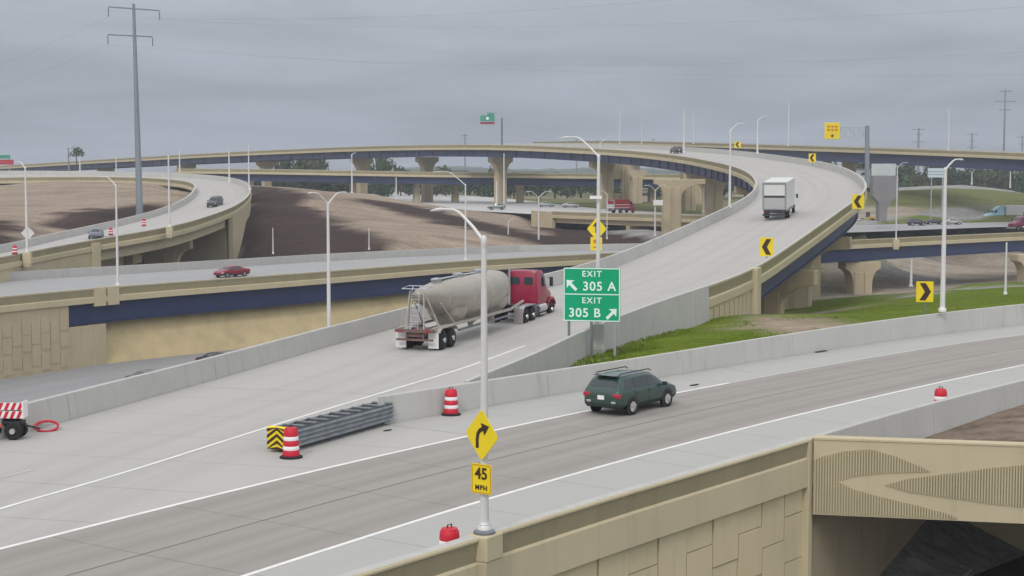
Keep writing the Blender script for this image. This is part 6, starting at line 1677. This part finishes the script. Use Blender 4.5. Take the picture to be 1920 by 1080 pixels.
def fpole(px, y0, y1, d, arms_, label, r=.3):
    b_ = PD(px, y0, d); h = PD(px, y1, d).z - b_.z; t = thing('power_pole', label, 'power pole', (b_.x, b_.y, b_.z - 12), group='distant power poles')
    mb = MB(); mb.tube([(0, 0, 0), (0, 0, h + 12)], [r * 1.2, r * .7], 8); mb.build('pole', PYLON, t)
    mb = MB()
    for yy, w in arms_: z_ = PD(px, yy, d).z - b_.z + 12; mb.box((0, 0, z_), (w * d / F, .3, .35))
    mb.build('cross_arm', PYLON, t)
fpole(1882, 290, 168, 640, ((171, 24), (190, 40), (206, 22)), 'tallest distant power pole near the right edge', r=.45)
fpole(1722, 285, 240, 900, ((243, 24), (252, 12), (266, 24)), 'distant power pole right of the overhead sign mast', r=.8)
fpole(1822, 288, 249, 960, ((252, 22), (264, 12), (276, 22)), 'distant power pole left of the tallest one', r=.8)
fpole(1916, 292, 254, 960, ((257, 20), (270, 16)), 'distant power pole at the very right edge', r=.7)
fpole(872, 345, 250, 700, ((254, 12), (260, 8)), 'distant dark power pole left of the middle flared pier', r=.35)
fpole(1081, 290, 260, 900, ((263, 8),), 'short dark power pole on the skyline above the flyover, left one', r=.35)
fpole(1225, 290, 260, 900, ((262, 6),), 'short dark power pole on the skyline above the flyover, right one', r=.3)
fpole(129, 322, 277, 560, ((279, 3),), 'dark slim pole beside the lone round tree at the left', r=.35)

# ================================================================== TREES
def leafmat(name, c1, c2):
    m = mat(name, c1, rough=.8, noise=.35, nscale=.25, col2=c2, spec=.2); return m
LEAF = [leafmat('foliage_dark', (.035, .065, .022), (.018, .035, .014)), leafmat('foliage_mid', (.055, .085, .028), (.028, .048, .018)), leafmat('foliage_olive', (.07, .085, .03), (.035, .045, .018))]
BARK = mat('bark', (.08, .06, .045), rough=.9, noise=.3, nscale=2)
def crown_mesh(seed, R_, Hc, n, leaf, lobes=7):
    rnd = random.Random(seed); mb = MB(); L = []
    for k in range(lobes):
        a = rnd.uniform(0, 6.28); rr = rnd.uniform(.15, .62) * R_; L.append((Vector((math.cos(a) * rr, math.sin(a) * rr, rnd.uniform(.25, .85) * Hc)), rnd.uniform(.32, .55) * R_))
    L.append((Vector((0, 0, Hc * .62)), R_ * .6))
    for _ in range(n):
        c_, r = L[rnd.randrange(len(L))]
        v = Vector((rnd.gauss(0, 1), rnd.gauss(0, 1), rnd.gauss(0, .85))).normalized() * r * rnd.uniform(.72, 1.05)
        p = c_ + v; s = leaf * rnd.uniform(.6, 1.3); nrm = (v.normalized() + Vector((rnd.uniform(-.8, .8), rnd.uniform(-.8, .8), rnd.uniform(-.4, .8)))).normalized()
        u = nrm.orthogonal().normalized(); w = nrm.cross(u); an = rnd.uniform(0, 6.28); u, w = u * math.cos(an) + w * math.sin(an), w * math.cos(an) - u * math.sin(an)
        mb.add([p - u * s, p + w * s * .6 , p + u * s, p - w * s * .7], [(0, 1, 2, 3)])
    return mb
def tree(pos, R_, H, kind, seed, label, group=None, name='tree', cat='tree', n=520, leaf=.55):
    t = thing(name, label, cat, pos, group=group)
    mb = MB(); mb.tube([(0, 0, -1), (R_ * .04, 0, H * .3), (0, R_ * .05, H * .62)], [R_ * .09, R_ * .06, R_ * .03], 7)
    for a in (0.4, 2.4, 4.5): mb.tube([(0, 0, H * .3), (math.cos(a) * R_ * .45, math.sin(a) * R_ * .45, H * .62)], [R_ * .045, R_ * .02], 5)
    mb.build('trunk', BARK, t)
    c = crown_mesh(seed, R_, H * .86, n, leaf).build('crown', LEAF[kind], t); c.location = (0, 0, H * .18)
    return t
protos = [tree((0, 9000 + 40 * k, -60), 4.2 + k * .5, 8.0 + k, k % 3, 100 + k, 'dark green tree in the long row beyond the far bridges', 'trees in the far row', n=420, leaf=.75) for k in range(5)]
rnd = random.Random(5)
first = [True] * 5
def plant(x, y, z, s, sz, label=None, group=None):
    k = rnd.randrange(5); o = protos[k] if first[k] else copy_tree(protos[k]); first[k] = False
    o.location = (x, y, z); o.scale = (s, s, sz); o.rotation_euler = (0, 0, rnd.uniform(0, 6.28))
    if label: o['label'] = label
    if group: o['group'] = group
px_ = 500
while px_ < 1480:
    d = rnd.uniform(560, 640); p = PD(px_, 372, d); topy = rnd.uniform(324, 345)
    zt_ = PD(px_, topy, d).z; s = rnd.uniform(.9, 1.3); plant(p.x, p.y, -1.6, s, (zt_ + 1.6) / 9.4)
    px_ += rnd.uniform(16, 30)
px_ = 1540
while px_ < 1990:
    d = rnd.uniform(580, 640); p = PD(px_, 372, d); zt_ = PD(px_, rnd.uniform(312, 332), d).z; plant(p.x, p.y, -1.6, rnd.uniform(.9, 1.4), (zt_ + 1.6) / 9.4, 'dark green tree in the far row under the upper flyover', 'trees under the upper flyover')
    px_ += rnd.uniform(16, 26)
for x, top, w, lab in ((532, 307, 3.6, 'left end of the bushy tree clump above the far bridge'), (558, 302, 5.2, 'middle tree of the bushy clump above the far bridge'), (588, 303, 5.0, 'tallest round tree of the bushy clump above the far bridge'), (606, 309, 3.6, 'right end of the bushy tree clump above the far bridge'),
                       (705, 309, 4.5, 'dark tree just right of the first flared pier'), (728, 313, 4.5, 'low dark tree between the first two flared piers'), (752, 316, 4, 'low dark tree beside the second flared pier'), (930, 316, 4, 'low dark tree right of the middle flared pier'), (580, 300.5, 4.0, 'rear tree of the bushy clump above the far bridge'),
                       ):
    d = 600 + rnd.uniform(-10, 10); p = PD(x, 340, d); zt_ = PD(x, top, d).z; s = w / 5.0
    plant(p.x, p.y, -1.6, s, (zt_ + 1.6) / 9.4, lab, 'trees standing clear of the far row')
p = PD(144, 340, 560); lt = thing('tree', 'lone round-headed tree standing above the flyover at the left', 'tree', (p.x, p.y, -1.6))
zt_ = PD(144, 266, 560).z + 1.6; mb = MB(); mb.tube([(0, 0, 0), (.2, 0, zt_ * .5), (0, 0, zt_ - 3)], [.35, .28, .12], 7); mb.build('trunk', BARK, lt)
c_ = crown_mesh(77, 2.7, 6.5, 260, .4, lobes=5).build('crown', LEAF[1], lt); c_.location = (0, 0, zt_ - 6.8)
# far woods and low ridges toward the horizon
def ridge(name_, label, y0, h0, seed, colm, x0, x1, thick=60):
    rr = random.Random(seed); mb = MB(); N = 220; vs = []
    ph = [rr.uniform(0, 6.28) for _ in range(6)]
    for i in range(N + 1):
        x = x0 + (x1 - x0) * i / N
        h = h0 * (.75 + .25 * math.sin(i * .06 + ph[0]) + .15 * math.sin(i * .21 + ph[1])) + rr.uniform(-.06, .06) * h0
        for yy, hh in ((y0, -3.2), (y0 + 4, h * .8), (y0 + thick * .4, h), (y0 + thick, h * .7), (y0 + thick + 5, -3.2)): vs.append((x, yy + rr.uniform(-2, 2), hh + (rr.uniform(-.7, .7) if hh > 0 else 0)))
    fs = [(i * 5 + k, (i + 1) * 5 + k, (i + 1) * 5 + k + 1, i * 5 + k + 1) for i in range(N) for k in range(4)]
    mb.add(vs, fs); o = mb.build(name_, colm); tag(o, label, 'woods', kind='stuff'); return o
FW1 = leafmat('far_wood', (.06, .08, .035), (.035, .05, .022))
ridge('far_wood', 'dark far wood reaching across the plain below the horizon', 1150, 8.5, 3, FW1, -560, 560)
ridge('far_wood', 'faint hazy wood along the horizon', 2300, 15, 8, FW1, -1100, 1100, 100)
# low pale buildings far off
BW_ = mat('pale_wall', (.42, .42, .40), rough=.8, noise=.1); BWD = mat('dark_window', (.04, .05, .06), rough=.2)
def shed(px0, px1, ytop, ybot, d, m, label, cat='building'):
    a = PD(px0, ybot, d); b_ = PD(px1, ytop, d); w = b_.x - a.x; h = b_.z - a.z
    t = thing('low_building', label, cat, ((a.x + b_.x) / 2, d + 8, a.z))
    mb = MB(); mb.box((0, 0, h / 2 - 1), (w, 16, h + 2)); mb.build('wall', m, t)
    mb = MB(); mb.box((0, 0, h + .2), (w + .8, 16.8, .4)); mb.build('roof', GALVD, t)
    mb = MB()
    for k in range(max(2, int(w / 5))): mb.box((-w / 2 + (k + .5) * w / max(2, int(w / 5)), -8.03, h * .55), (2.2, .1, h * .3))
    mb.build('window_band', BWD, t)
shed(1196, 1222, 356, 374, 500, mat('tan_wall', (.36, .32, .26), rough=.8), 'small tan building seen between the flyover piers')
shed(828, 876, 321, 330, 640, BW_, 'low long white-roofed building left of the middle flared pier')
shed(1585, 1632, 318, 336, 560, BW_, 'pale low building behind the overhead sign mast')
shed(1840, 1885, 334, 348, 640, BW_, 'pale low building under the upper flyover at the right')

# ================================================================== HAZE
mb = MB(); mb.box((0, 1180, 26), (2700, 2700, 76)); hz = mb.build('haze', bpy.data.materials.new('haze')); tag(hz, kind='stuff')
hm = bpy.data.materials['haze']; hm.use_nodes = True; hm.node_tree.nodes.clear()
ho = hm.node_tree.nodes.new('ShaderNodeOutputMaterial'); hv = hm.node_tree.nodes.new('ShaderNodeVolumePrincipled')
hv.inputs['Density'].default_value = 0.00030; hv.inputs['Color'].default_value = (.88, .92, 1.0, 1); hv.inputs['Anisotropy'].default_value = .2
hm.node_tree.links.new(hv.outputs[0], ho.inputs['Volume'])
